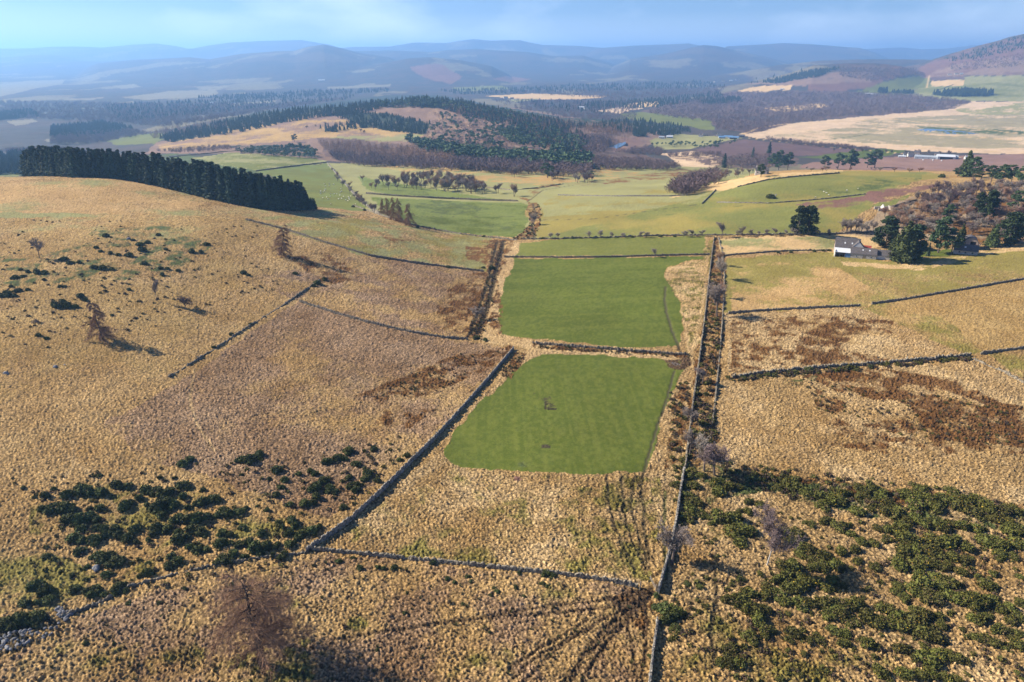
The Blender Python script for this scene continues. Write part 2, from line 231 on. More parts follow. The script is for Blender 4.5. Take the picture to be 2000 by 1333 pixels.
# (colour, coverage 0-1, patch size m, tussock 0-1, outline in photograph pixels)
LAND = [
 (STRAW, 1, 0, .9, [(-400, 1500), (-400, 380), (800, 300), (2400, 300), (2400, 1500)]),
 # left hill
 (PGREEN, .55, 60, .35, [(-300, 343), (250, 348), (480, 400), (560, 430), (300, 470), (-300, 460)]), (STRAW, .7, 40, .5, [(-300, 343), (250, 350), (400, 400), (300, 420), (-300, 410)]),
 (OCHRE, .6, 25, .8, [(-300, 430), (520, 420), (620, 540), (430, 680), (300, 740), (-300, 900)]),
 (REDST, .75, 30, 1, [(330, 760), (580, 590), (870, 660), (1000, 680), (800, 900), (640, 1010), (300, 900), (200, 830)]), (REDST, .55, 14, 1, [(500, 540), (700, 500), (945, 530), (940, 640), (870, 655), (600, 600)]),
 (OLIVE, .45, 30, .5, [(500, 400), (960, 465), (950, 528), (700, 497), (560, 450)]), (PGREEN, .45, 12, .5, [(480, 430), (640, 410), (960, 465), (950, 528), (700, 497)]),
 (BRACK, .62, 5, 1, [(690, 775), (780, 740), (900, 690), (1003, 675), (960, 720), (860, 760), (760, 795)]), (BRACK, .4, 4, 1, [(750, 800), (850, 800), (800, 840), (730, 830)]),
 (BRACK, .6, 6, 1, [(850, 600), (900, 540), (950, 530), (948, 560), (915, 650), (870, 650)]), (BRACK, .45, 6, 1, [(560, 500), (640, 495), (720, 540), (640, 560)]),
 (BRACK, .5, 6, .6, [(745, 455), (810, 470), (780, 478), (730, 466)]), (BRACK, .7, 5, .6, [(905, 480), (955, 485), (952, 515), (915, 508)]),
 (DKGR, .35, 6, .6, [(180, 450), (330, 440), (420, 480), (330, 540), (0, 560), (0, 500), (120, 490)]),
 # central straw borders and green fields
 (PALE, .8, 12, 1, [(620, 1072), (870, 870), (1010, 690), (1100, 672), (1385, 690), (1395, 470), (1410, 470), (1370, 700), (1340, 860), (1320, 960), (1290, 1130), (1240, 1140)]),
 (STRAW, .6, 8, 1, [(620, 1072), (880, 900), (1260, 930), (1300, 1130), (1000, 1113)]), (OLIVE, .25, 9, .9, [(620, 1072), (860, 900), (1260, 930), (1300, 1130), (1000, 1113)]),
 (GREEN, 1, 0, .04, [(1062, 692), (1150, 693), (1290, 701), (1331, 705), (1326, 740), (1300, 800), (1275, 880), (1258, 918), (1235, 927), (1050, 922), (930, 914), (885, 905), (864, 893), (862, 874), (940, 785), (1010, 720)]),
 (DARK, .8, 3, .8, [(1066, 784), (1082, 790), (1086, 798), (1066, 798)]), (DARK, .35, 3, .5, [(1040, 766), (1075, 775), (1080, 792), (1060, 780)]), (DARK, .9, 3, .5, [(1054, 868), (1068, 868), (1068, 874), (1056, 874)]), (DKGR, .5, 4, .4, [(1005, 903), (1035, 902), (1045, 913), (1010, 912)]), (HEATH, 1, 0, .7, [(995, 931), (1010, 930), (1020, 937), (1000, 939)]),
 (GREEN, 1, 0, .02, [(1003, 505), (1200, 505), (1372, 500), (1385, 503), (1330, 512), (1300, 525), (1298, 545), (1318, 565), (1330, 600), (1332, 640), (1322, 676), (1230, 680), (1100, 667), (985, 658), (972, 648), (980, 560), (990, 530)]),
 (MUD, .8, 3, .9, [(1300, 700), (1345, 690), (1350, 712), (1325, 722), (1308, 715)]), (GREEN2, 1, 0, .05, [(1010, 476), (1100, 466), (1250, 463), (1378, 462), (1378, 497), (1200, 500), (1003, 500)]),
 (OLIVE, .7, 6, 1, [(1385, 470), (1395, 470), (1372, 650), (1345, 700), (1332, 640), (1360, 540)]), (PALE, 1, 0, .8, [(1382, 505), (1340, 512), (1302, 525), (1300, 545), (1320, 565), (1333, 600), (1333, 650), (1345, 690), (1362, 690), (1378, 560)]), (OLIVE, .4, 4, .9, [(1382, 505), (1302, 520), (1300, 545), (1333, 600), (1345, 690), (1362, 690), (1378, 560)]),
 (PALE, 1, 0, .8, [(945, 640), (985, 500), (1003, 472), (1015, 478), (985, 560), (970, 650), (1040, 668), (1320, 690), (1320, 702), (1040, 684), (940, 668)]), (BRACK, .5, 4, 1, [(950, 640), (975, 560), (985, 600), (975, 655)]), (BRACK, .55, 4, 1, [(1040, 670), (1340, 690), (1340, 698), (1040, 680)]), (BRACK, .6, 4, 1, [(1005, 690), (1035, 690), (1000, 740), (985, 725)]),
 # the burn and ditch
 (DARK, .55, 3, 1, [(962, 470), (985, 470), (975, 520), (950, 600), (935, 660), (915, 660), (940, 590), (955, 520)]), (BRACK, .5, 5, 1, [(940, 470), (1010, 465), (990, 500), (960, 620), (930, 662), (905, 660), (935, 580), (955, 510)]),
 # strip between the two right walls
 (STRAW, 1, 0, 1, [(1395, 465), (1415, 465), (1418, 560), (1405, 700), (1390, 860), (1330, 930), (1350, 760), (1378, 600)]), (BRACK, .55, 4, 1, [(1395, 465), (1415, 465), (1418, 560), (1405, 700), (1400, 900), (1330, 960), (1350, 760), (1378, 600)]), (BRACK, .62, 3, 1, [(1318, 770), (1345, 740), (1340, 850), (1325, 900), (1300, 915), (1310, 840)]),
 # right fields
 (OLIVE, .9, 60, .4, [(1418, 505), (1630, 492), (1730, 510), (1900, 495), (2400, 440), (2400, 480), (2000, 546), (1800, 580), (1680, 598), (1560, 604), (1415, 612)]), (STRAW, .55, 22, .5, [(1430, 520), (1600, 505), (1700, 560), (1650, 600), (1430, 608)]), (PALE, .75, 10, .5, [(1640, 512), (1800, 515), (1905, 495), (1900, 485), (2400, 420), (2400, 440), (1900, 502), (1800, 528), (1650, 520)]),
 (PALE, 1, 0, .3, [(1405, 468), (1640, 458), (1800, 470), (1640, 492), (1500, 490), (1408, 497)]), (PGREEN, .45, 25, .3, [(1405, 468), (1640, 462), (1640, 490), (1408, 497)]),
 (OCHRE, .8, 60, .7, [(1680, 600), (2000, 546), (2400, 480), (2400, 640), (2000, 680), (1900, 695), (1780, 640)]), (OLIVE, .45, 30, .6, [(1680, 600), (1800, 585), (1920, 690), (2000, 740), (2400, 800), (2400, 700), (2000, 690), (1880, 690)]),
 (PALE, .75, 12, 1, [(1415, 615), (1680, 600), (1880, 690), (1420, 735)]), (BRACK, .55, 5, 1, [(1560, 655), (1640, 620), (1740, 625), (1745, 650), (1660, 655), (1640, 680), (1740, 705), (1560, 718)]), (BRACK, .4, 5, 1, [(1430, 620), (1640, 615), (1560, 720), (1425, 730)]),
 (PALE, .8, 12, 1, [(1395, 745), (1895, 700), (2000, 750), (2400, 800), (2400, 1500), (1280, 1500), (1300, 1140), (1330, 960), (1400, 860)]), (STRAW, .5, 14, 1, [(1395, 745), (1895, 700), (2400, 800), (2400, 1500), (1280, 1500), (1330, 960)]),
 (BRACK, .68, 6, 1, [(1560, 735), (1680, 715), (1860, 740), (1960, 790), (2400, 830), (2400, 940), (1950, 870), (1820, 860), (1780, 790), (1650, 770)]), (BRACK, .62, 5, 1, [(1590, 760), (1650, 790), (1640, 820), (1700, 850), (1780, 855), (1790, 870), (1640, 850), (1600, 810)]), (BRACK, .45, 5, 1, [(1600, 850), (1560, 860), (1700, 880), (2400, 900), (2400, 840), (1800, 800)]), (DKGR, .4, 5, .8, [(1520, 742), (1600, 735), (1590, 750), (1530, 752)]),
 (OLIVE, .15, 12, 1, [(1280, 1500), (1320, 1000), (1450, 960), (1400, 1200), (2400, 1400), (2400, 1500)]), (BRACK, .6, 4, 1, [(1380, 920), (1480, 925), (1750, 955), (2000, 985), (2000, 1010), (1700, 980), (1460, 945), (1380, 935)]), (DKGR, .5, 5, 1, [(1330, 900), (1500, 930), (2000, 985), (2000, 1050), (1700, 1010), (1500, 960), (1330, 990)]),
 # foreground bottom
 (OLIVE, .2, 10, 1, [(-300, 1500), (150, 1200), (620, 1080), (1240, 1145), (1270, 1500)]), (REDST, .5, 12, 1, [(-300, 1500), (150, 1200), (620, 1080), (1240, 1145), (1270, 1500)]), (OLIVE, .5, 5, .9, [(440, 1290), (560, 1265), (660, 1290), (600, 1340), (420, 1340)]), (OLIVE, .3, 6, .9, [(560, 1250), (740, 1190), (720, 1260), (640, 1280)]),
 (MUD, .75, 4, 1, [(1180, 1165), (1255, 1143), (1278, 1150), (1270, 1175), (1230, 1195), (1205, 1190)]), (BRACK, .5, 3, 1, [(1180, 1160), (1275, 1150), (1268, 1240), (1235, 1210)]), (OLIVE, .5, 4, 1, [(1180, 940), (1290, 930), (1275, 1140), (1230, 1120)]),
 (OLIVE, .42, 12, .7, [(-300, 1060), (120, 1080), (240, 1150), (60, 1210), (-300, 1230)]), (OLIVE, .3, 10, .8, [(60, 940), (560, 960), (640, 1050), (240, 1140), (60, 1060)]), (DARK, .5, 3, 1, [(-300, 1300), (-300, 1220), (60, 1205), (130, 1215), (95, 1250), (0, 1283)]),
 # middle distance, centre
 (PGREEN, 1, 0, .15, [(540, 350), (600, 322), (1000, 306), (1420, 322), (1500, 335), (1420, 400), (1050, 470), (740, 420)]), (DKGR, .9, 40, .2, [(-300, 345), (-300, 325), (60, 318), (350, 300), (420, 310), (560, 345), (500, 340)]),
 (PGREEN, 1, 0, .15, [(560, 345), (640, 318), (720, 350), (830, 322), (1000, 310), (1200, 330), (1330, 325), (1420, 330), (1500, 335), (1420, 400), (1395, 400), (1050, 470), (740, 420)]),
 (PGREEN, 1, 0, .2, [(380, 310), (450, 298), (640, 310), (635, 318), (560, 325), (500, 333), (420, 320)]), (GREEN2, .6, 40, .1, [(380, 312), (450, 298), (640, 312), (560, 325), (500, 333)]),
 (FRESH, 1, 0, .1, [(500, 335), (570, 326), (637, 319), (680, 365), (722, 412), (690, 412), (610, 400), (580, 360)]), (GREEN2, .6, 25, .1, [(500, 335), (637, 319), (722, 412), (610, 405)]),
 (FRESH, 1, 0, .1, [(700, 345), (800, 362), (900, 378), (980, 392), (760, 382), (715, 370)]), (FRESH, 1, 0, .1, [(722, 384), (850, 392), (1010, 396), (1035, 402), (1028, 450), (1000, 465), (900, 455), (800, 436), (750, 410)]), (GREEN, .35, 20, .1, [(722, 384), (850, 392), (1035, 402), (1028, 450), (1000, 465), (900, 455), (800, 436)]), (DKGR, .55, 8, .3, [(810, 400), (860, 390), (960, 408), (880, 420), (820, 412)]), (DKGR, .4, 6, .3, [(950, 440), (1010, 436), (1010, 448), (960, 450)]), (DKGR, .35, 8, .3, [(790, 368), (850, 376), (830, 384), (780, 376)]),
 (OCHRE, .5, 25, .4, [(690, 318), (1000, 312), (1200, 330), (1300, 340), (1050, 362), (840, 345)]), (BRACK, .42, 14, .5, [(1010, 385), (1060, 362), (1200, 350), (1330, 330), (1400, 330), (1380, 345), (1260, 355), (1080, 368), (1030, 395)]), (BRACK, .7, 6, .6, [(1030, 395), (1050, 396), (1060, 430), (1045, 466), (1000, 470), (1035, 440)]), (OCHRE, .35, 6, .6, [(1055, 400), (1060, 430), (1045, 440), (1025, 420), (1035, 400)]),
 (OLIVE, .85, 90, .15, [(1060, 398), (1100, 372), (1250, 370), (1390, 372), (1400, 400), (1640, 455), (1050, 466)]), (PGREEN, 1, 0, .15, [(1040, 382), (1090, 364), (1200, 360), (1260, 375), (1240, 382), (1100, 382)]), (PGREEN, .55, 30, .2, [(1060, 385), (1390, 375), (1370, 402), (1060, 425)]),
 (OLIVE, 1, 0, .15, [(1398, 378), (1440, 362), (1500, 345), (1650, 334), (1820, 337), (1860, 345), (1760, 360), (1700, 400), (1640, 456), (1400, 460), (1050, 466), (1050, 450), (1380, 400)]), (LIME, .5, 60, .15, [(1398, 378), (1500, 345), (1820, 337), (1700, 400), (1640, 456), (1050, 466)]), (HEATH, .6, 18, .3, [(1560, 400), (1690, 383), (1700, 372), (1850, 360), (1800, 372), (1720, 395), (1600, 410)]), (DKGR, .4, 14, .3, [(1580, 370), (1700, 350), (1800, 348), (1780, 360), (1640, 380)]),
 (PALE, .7, 20, .3, [(1300, 388), (1400, 355), (1500, 342), (1640, 333), (1640, 336), (1500, 350), (1420, 372), (1390, 372)]), (LIME, .9, 10, .3, [(1700, 400), (1780, 380), (1760, 400), (1720, 415)]),
 ((.27, .20, .125), 1, 0, .4, [(1720, 410), (1780, 385), (2400, 360), (2400, 420), (1900, 480), (1800, 470), (1640, 458), (1700, 430)]), (BRACK, .5, 10, .6, [(1720, 410), (1780, 385), (2400, 360), (2400, 420), (1900, 480), (1800, 470)]), (GREEN, 1, 0, .1, [(1780, 492), (1850, 485), (1880, 490), (1850, 500), (1790, 503)]),
 # the forested hill
 (FELL, 1, 0, .5, [(280, 300), (300, 280), (500, 232), (700, 208), (830, 190), (960, 205), (1200, 240), (1330, 250), (1260, 290), (1150, 300), (1160, 330), (700, 320), (500, 300)]),
 (OCHRE, .6, 60, .4, [(300, 285), (440, 252), (560, 236), (700, 235), (830, 265), (800, 272), (640, 268), (450, 285), (320, 295)]), (PGREEN, .8, 50, .2, [(640, 268), (830, 262), (800, 276), (660, 272)]), (GREEN2, 1, 0, .1, [(210, 277), (240, 266), (320, 260), (345, 264), (300, 282), (230, 284)]), (REDST, .2, 40, .4, [(700, 215), (850, 212), (1000, 245), (1000, 300), (830, 270)]),
 (PINEF, .9, 20, .3, [(645, 218), (760, 222), (840, 240), (830, 262), (770, 256), (700, 245)]), (WOOD, .8, 20, .4, [(620, 270), (700, 272), (900, 295), (1060, 315), (1060, 335), (900, 330), (700, 318), (635, 305)]), (WOOD, .8, 20, .4, [(1100, 255), (1250, 300), (1330, 325), (1200, 325), (1150, 300)]), (PINEF, .8, 20, .4, [(310, 270), (500, 218), (760, 186), (860, 186), (1100, 230), (1330, 243), (1300, 258), (1100, 248), (900, 212), (700, 210), (500, 245), (345, 276)]), (PINEF, .7, 20, .4, [(790, 268), (1150, 300), (1155, 325), (960, 315), (820, 290)]), (PINEF, .6, 14, .5, [(450, 285), (600, 282), (620, 308), (480, 298)]),
 # valley on the right
 (GREEN2, 1, 0, .05, [(1210, 223), (1260, 218), (1395, 235), (1390, 255), (1330, 245), (1200, 232)]), (PGREEN, 1, 0, .1, [(1270, 275), (1330, 262), (1450, 270), (1390, 282), (1340, 292), (1280, 290)]), (SOIL, .8, 20, .4, [(1180, 280), (1200, 270), (1250, 268), (1260, 280), (1200, 295)]),
 (MARSH, 1, 0, .4, [(1290, 300), (1360, 295), (1420, 312), (1390, 328), (1330, 325)]), (PLOUGH, 1, 0, .1, [(1360, 292), (1450, 272), (1560, 282), (1670, 292), (1700, 297), (1560, 305), (1450, 308), (1380, 302)]), (WOOD, .6, 10, .4, [(1300, 308), (1400, 300), (1560, 308), (1560, 325), (1420, 330)]),
 (GREEN, 1, 0, .05, [(1555, 308), (1650, 297), (1760, 290), (1775, 296), (1720, 305), (1640, 312)]), (SOIL, 1, 0, .2, [(1560, 328), (1580, 318), (1720, 306), (1870, 305), (2000, 300), (2400, 300), (2400, 335), (1860, 335), (1640, 332)]),
 (MARSH, 1, 0, .3, [(1440, 262), (1560, 240), (1750, 222), (1850, 215), (1900, 200), (2400, 190), (2400, 308), (1900, 300), (1780, 295), (1600, 280), (1480, 270)]),
 (MARSHG, .62, 80, .2, [(1480, 268), (1640, 250), (1700, 232), (2400, 205), (2400, 290), (1900, 290), (1600, 275)]), (MARSHG, 1, 0, .2, [(1740, 238), (2000, 230), (2400, 230), (2400, 246), (2000, 247), (1800, 243)]), (MARSHG, .8, 50, .2, [(1640, 262), (1900, 270), (2000, 285), (1900, 290), (1700, 275)]), (PGREEN, .8, 60, .1, [(1860, 215), (2000, 200), (2400, 195), (2400, 225), (1900, 225)]), (DKGR, .8, 40, .1, [(1780, 245), (1850, 250), (2000, 256), (2000, 262), (1850, 262)]),
 (PGREEN, 1, 0, .1, [(1800, 190), (1790, 165), (1890, 150), (2400, 138), (2400, 200), (1900, 198)]), (LIME, .6, 150, .1, [(1680, 183), (1690, 172), (1760, 168), (1830, 160), (2400, 140), (2400, 190), (1850, 192)]), (GREEN2, 1, 0, .1, [(1675, 182), (1690, 173), (1780, 150), (1815, 145), (1810, 170), (1700, 183)]), (PLOUGH, 1, 0, .1, [(1818, 146), (1890, 143), (1890, 156), (1815, 158)]), (PALE, 1, 0, .1, [(1815, 159), (1888, 157), (1885, 168), (1812, 170)]), (MARSH, .7, 60, .1, [(1840, 210), (1900, 198), (1990, 205), (1900, 215)]), 
 (HEATH, 1, 0, .5, [(1570, 190), (1580, 165), (1650, 150), (1800, 130), (1800, 145), (1690, 172), (1640, 182)]), (WOOD, .7, 60, .5, [(1640, 126), (1790, 126), (1800, 145), (1700, 155)]), (PALE, 1, 0, .1, [(1440, 178), (1470, 170), (1550, 165), (1540, 175), (1470, 182)]), (FELL, .9, 80, .5, [(1450, 165), (1600, 145), (1700, 140), (1700, 160), (1570, 168)]),
 (HEATH, 1, 0, .6, [(1790, 145), (1800, 128), (1880, 100), (2000, 60), (2400, 30), (2400, 145), (1900, 146)]), (FELL, .7, 100, .5, [(1790, 146), (1850, 130), (1950, 115), (2400, 100), (2400, 145), (1900, 148)]), (PINEF, .5, 80, .5, [(1830, 118), (1880, 100), (2000, 60), (2400, 30), (2400, 60), (2000, 90), (1890, 115)]),
 (WOOD, .92, 150, .5, [(1250, 218), (1330, 195), (1420, 180), (1560, 178), (1700, 182), (1800, 187), (1900, 200), (1850, 214), (1750, 222), (1560, 238), (1460, 262), (1400, 250), (1390, 235), (1300, 225)]), (PALE, .7, 40, .3, [(1490, 212), (1600, 202), (1620, 208), (1530, 220)]),
 (PALE, 1, 0, .1, [(945, 188), (1040, 183), (1185, 188), (1180, 192), (1080, 195), (1010, 194)]), (PGREEN, 1, 0, .1, [(985, 195), (1060, 193), (1010, 200)]), (MARSH, 1, 0, .1, [(1165, 217), (1230, 206), (1260, 212), (1210, 222)]), (PALE, 1, 0, .1, [(1215, 205), (1290, 196), (1280, 208), (1230, 212)]), (LIME, 1, 0, .1, [(880, 172), (980, 168), (1000, 175), (900, 180)]), (HEATH, 1, 0, .2, [(960, 155), (1000, 150), (1040, 155), (1000, 162)]), (HEATH, 1, 0, .2, [(800, 130), (860, 125), (900, 150), (880, 165), (820, 150)]),
 # valley on the left
 (FARP, 1, 0, .1, [(-200, 170), (0, 165), (60, 158), (130, 156), (120, 165), (60, 175), (0, 190), (-200, 195)]), (FARP, 1, 0, .1, [(220, 168), (260, 165), (280, 170), (240, 174)]), (FARP, 1, 0, .1, [(240, 190), (330, 178), (420, 176), (430, 182), (400, 190), (330, 193), (280, 196)]), (FARP, .8, 90, .1, [(380, 170), (445, 168), (430, 176), (390, 176)]), (FARP, 1, 0, .1, [(455, 183), (480, 181), (480, 184)]), (FARP, 1, 0, .1, [(640, 170), (760, 165), (760, 170), (640, 174)]), (FARP, 1, 0, .1, [(225, 202), (260, 198), (260, 201)]), (FARP, 1, 0, .1, [(10, 238), (60, 233), (70, 238), (30, 246)]), (FARP, .8, 90, .1, [(110, 195), (200, 190), (180, 196)]), (FARP, 1, 0, .1, [(430, 205), (540, 196), (530, 201), (440, 209)]), (FARP, 1, 0, .1, [(270, 208), (310, 205), (310, 209)]), (FARP, .7, 60, .1, [(80, 275), (180, 265), (220, 270), (150, 282)]), (MARSH, 1, 0, .1, [(60, 290), (110, 287), (110, 291)]), (FARP, 1, 0, .1, [(140, 213), (180, 210), (180, 214)]), (LIME, .8, 60, .1, [(-200, 345), (0, 338), (45, 334), (40, 345)]),
]
STROKES = [   # (colour, width m, dig m, line): trodden lines, ruts, ditches
 (DARK, .8, .25, [(1300, 560), (1298, 590), (1304, 620), (1312, 645), (1322, 668), (1330, 690)]), (DARK, .6, .2, [(1318, 725), (1312, 745), (1300, 790), (1285, 830), (1272, 870), (1262, 905), (1254, 935), (1252, 965), (1258, 1000), (1258, 1040), (1268, 1090)]),
 (MUD, .9, .2, [(1270, 1150), (1200, 1185), (1100, 1195), (960, 1205), (800, 1225), (650, 1250)]), (MUD, .8, .2, [(1265, 1150), (1190, 1172), (1080, 1182), (960, 1200)]), (MUD, 1.0, .3, [(1272, 1155), (1230, 1190), (1180, 1230), (1140, 1280), (1110, 1340)]), (MUD, .9, .3, [(1275, 1158), (1245, 1195), (1200, 1240), (1160, 1290), (1130, 1345)]),
 (MUD, .7, .25, [(1200, 1200), (1120, 1240), (1040, 1290), (980, 1345)]), (MUD, .6, .2, [(1225, 1205), (1235, 1270), (1245, 1345)]), (MUD, .8, .3, [(1262, 1165), (1215, 1215), (1150, 1275), (1090, 1345)]), (MUD, .7, .25, [(1240, 1180), (1170, 1215), (1090, 1265), (1010, 1345)]), (MUD, .7, .2, [(1260, 1170), (1262, 1250), (1252, 1345)]), (MUD, .7, .2, [(1150, 1210), (1080, 1250), (990, 1310)]), (DARK, .5, .2, [(1185, 930), (1190, 990), (1210, 1050), (1240, 1110)]), (DARK, .5, .2, [(1215, 930), (1218, 1000), (1235, 1060), (1262, 1110)]), (DARK, .5, .2, [(1240, 930), (1232, 980), (1245, 1040), (1265, 1100)]),
 (DKGR, .6, .15, [(1300, 1130), (1300, 1090), (1295, 1050), (1300, 960)]), (PALE, .6, .05, [(100, 850), (130, 890), (180, 930), (230, 1000)]), (PALE, .6, .05, [(140, 860), (145, 910), (120, 940)]), (PALE, .5, .05, [(380, 720), (370, 780), (385, 830), (420, 880)]), (PALE, .5, .1, [(600, 470), (520, 560), (450, 590), (330, 620)]), (DARK, .6, .2, [(1395, 1110), (1400, 1180), (1390, 1230), (1395, 1290)]), (DARK, .5, .15, [(1390, 500), (1388, 560), (1375, 640)]), (PALE, 1.2, 0, [(1382, 500), (1378, 560), (1366, 640), (1350, 690)]), (DARK, .5, .15, [(0, 1255), (60, 1240), (110, 1215), (250, 1150)]),
 (DARK, 1.2, .5, [(1045, 465), (1040, 440), (1048, 420), (1040, 398)]), (DARK, 1.6, .8, [(985, 470), (972, 520), (958, 580), (935, 650)]), (DARK, 1.0, .6, [(972, 470), (962, 510), (955, 545), (930, 620), (918, 655)]), (DARK, 1.0, .4, [(1030, 395), (1060, 372), (1120, 362)]),
 (DARK, .8, .1, [(1060, 430), (1160, 428), (1250, 415), (1360, 400)]), (DARK, .6, .1, [(810, 423), (920, 424), (1030, 423)]), (DKGR, .8, .1, [(1300, 420), (1380, 412), (1450, 402)]), (PALE, 3.0, 0, [(1460, 270), (1600, 285), (1780, 302), (1900, 310)]), (PALE, 9.0, 0, [(1560, 243), (1740, 232), (1850, 246), (2000, 262), (2400, 290)]), (PALE, 8.0, 0, [(1560, 275), (1700, 283), (1850, 292), (2000, 300)]), (PALE, 8.0, 0, [(1780, 262), (1900, 268), (2000, 275), (2400, 295)]), (DKGR, 5.0, 0, [(1580, 277), (1660, 268), (1700, 262)]), (PALE, 6.0, 0, [(1440, 268), (1480, 250), (1540, 242)]), (PALE, 6, 0, [(1815, 148), (1810, 172)]),
 (DARK, 2.5, .6, [(1360, 292), (1420, 280), (1450, 273)])]
LAND = [(c, cov, ps, tu, np.array(p, float)) for c, cov, ps, tu, p in LAND]
def to_world(poly, step=60):
    q = []
    for i in range(len(poly)):
        a, b = poly[i], poly[(i + 1) % len(poly)]; m = max(1, int(math.hypot(*(b - a)) // step))
        for k in range(m): q.append(a + (b - a) * k / m)
    q = np.array(q); return at(q[:, 0], q[:, 1])[:, :2]
def inside(P, x, y):
    r = np.zeros(x.shape, bool); j = len(P) - 1
    for i in range(len(P)):
        xi, yi = P[i]; xj, yj = P[j]; c = ((yi > y) != (yj > y))
        r ^= c & (x < (xj - xi) * (y - yi) / (yj - yi + 1e-12) + xi); j = i
    return r
def seg_dist(L_, x, y):
    best = np.full(x.shape, 1e9)
    for a, b in zip(L_[:-1], L_[1:]):
        d = b - a; t = np.clip(((x - a[0]) * d[0] + (y - a[1]) * d[1]) / max(d @ d, 1e-9), 0, 1)
        best = np.minimum(best, np.hypot(x - a[0] - t * d[0], y - a[1] - t * d[1]))
    return best
def paint(x, y):
    n = len(x); wx = x + (fbm(x / (4 + y * .01), y / (4 + y * .01), 3, 51) - .5) * (1.6 + y * .010); wy = y + (fbm(x / (4 + y * .01) + 50, y / (4 + y * .01), 3, 57) - .5) * (1.6 + y * .016)
    col = np.zeros((n, 3)); tus = np.full(n, .3); dig = np.zeros(n)
    # far default: dark woods broken by pale fields
    k = fbm(x / 420., y / 900., 4, 71); k2 = fbm(x / 90., y / 200., 3, 77)
    col[:] = np.array((.055, .05, .045)); m = k > .64; col[m] = (.15, .13, .08); m = (k2 > .56); col[m] = col[m] * .6 + np.array((.09, .06, .05)) * .4
    hi = (zf(x, y) > 60) & (y > 6000); h2 = fbm(x / 700., y / 700., 3, 91); col[hi & (h2 > .55)] = (.085, .065, .05); snow = (zf(x, y) > 455) & (y > 20000) & (fbm(x / 300., y / 600., 3, 93) > .55); col[snow] = (.8, .82, .85)
    for i, (c, cov, ps, tu, poly) in enumerate(LAND):
        P = to_world(poly); lo = P.min(0); hi_ = P.max(0)
        bb = np.nonzero((wx > lo[0]) & (wx < hi_[0]) & (wy > lo[1]) & (wy < hi_[1]))[0]
        if i == 0: bb = np.nonzero(y < 900)[0]; ins = np.ones(len(bb), bool)
        else: ins = inside(P, wx[bb], wy[bb])
        bb = bb[ins]
        if not len(bb): continue
        if cov < 1:
            f = fbm(x[bb] / ps, y[bb] / ps, 4, 100 + i, .6); th = .5 + (.5 - cov) * .55; f = f + .16 * (vnoise(x[bb] / 1.3, y[bb] / 1.6, 300 + i) - .5); a = (np.clip((f - th) / .2 + .5, 0, 1) ** 1.2)[:, None]
        else: a = np.ones((len(bb), 1))
        col[bb] = col[bb] * (1 - a) + np.array(c) * a; tus[bb] = tus[bb] * (1 - a[:, 0]) + tu * a[:, 0]
    for c, wd, dg, line in STROKES:
        if c is MUD: wd *= .7; c = (.085, .055, .03)
        q = []
        for a, b in zip(line[:-1], line[1:]):
            for k_ in range(4): q.append((a[0] + (b[0] - a[0]) * k_ / 4, a[1] + (b[1] - a[1]) * k_ / 4))
        q.append(line[-1]); q = np.array(q, float); P = at(q[:, 0], q[:, 1])[:, :2]; lo = P.min(0) - wd * 2; hi_ = P.max(0) + wd * 2
        bb = np.nonzero((x > lo[0]) & (x < hi_[0]) & (y > lo[1]) & (y < hi_[1]))[0]
        if not len(bb): continue
        d = seg_dist(P, x[bb] + (vnoise(x[bb] / 2, y[bb] / 2, 5) - .5) * .6, y[bb] + (vnoise(x[bb] / 2, y[bb] / 2, 6) - .5) * .6); a = np.clip(1.3 - d / wd, 0, 1) * .85
        col[bb] = col[bb] * (1 - a[:, None]) + np.array(c) * a[:, None]; dig[bb] = np.maximum(dig[bb], a * dg)
    gr = (col[:, 1] > col[:, 0] * 1.02) & (y < 900); xg, yg = x[gr], y[gr]     # mowing and grazing streaks in the sown grass
    st = np.where(yg < 255, vnoise(xg / .9 + yg * .02, yg / 30., 401) + .6 * vnoise(xg / 3., yg / 60., 402), vnoise(xg / 40., yg / 3.2, 403) + .6 * vnoise(xg / 25., yg / 9., 404)); fl = fbm(xg / 1.2, yg / 1.6, 3, 405)
    col[gr] *= (1 + .06 * (st - .8) + .2 * (fl - .5))[:, None]; ym = np.clip(.25 * st + .7 * fl - .42, 0, .35)[:, None]; col[gr] = col[gr] * (1 - .5 * ym) + np.array((.22, .20, .05)) * .5 * ym; tus[gr] = np.maximum(tus[gr], .12)
    # broad natural colour drift
    v = .84 + .32 * fbm(x / 35., y / 35., 3, 131); g = fbm(x / 12., y / 12., 4, 137); col = col * v[:, None]
    t3 = tus[:, None]; col = col * (1 + (g[:, None] - .5) * t3 * np.array((.5, .65, .9)))
    return np.clip(col, .005, .85), tus, dig
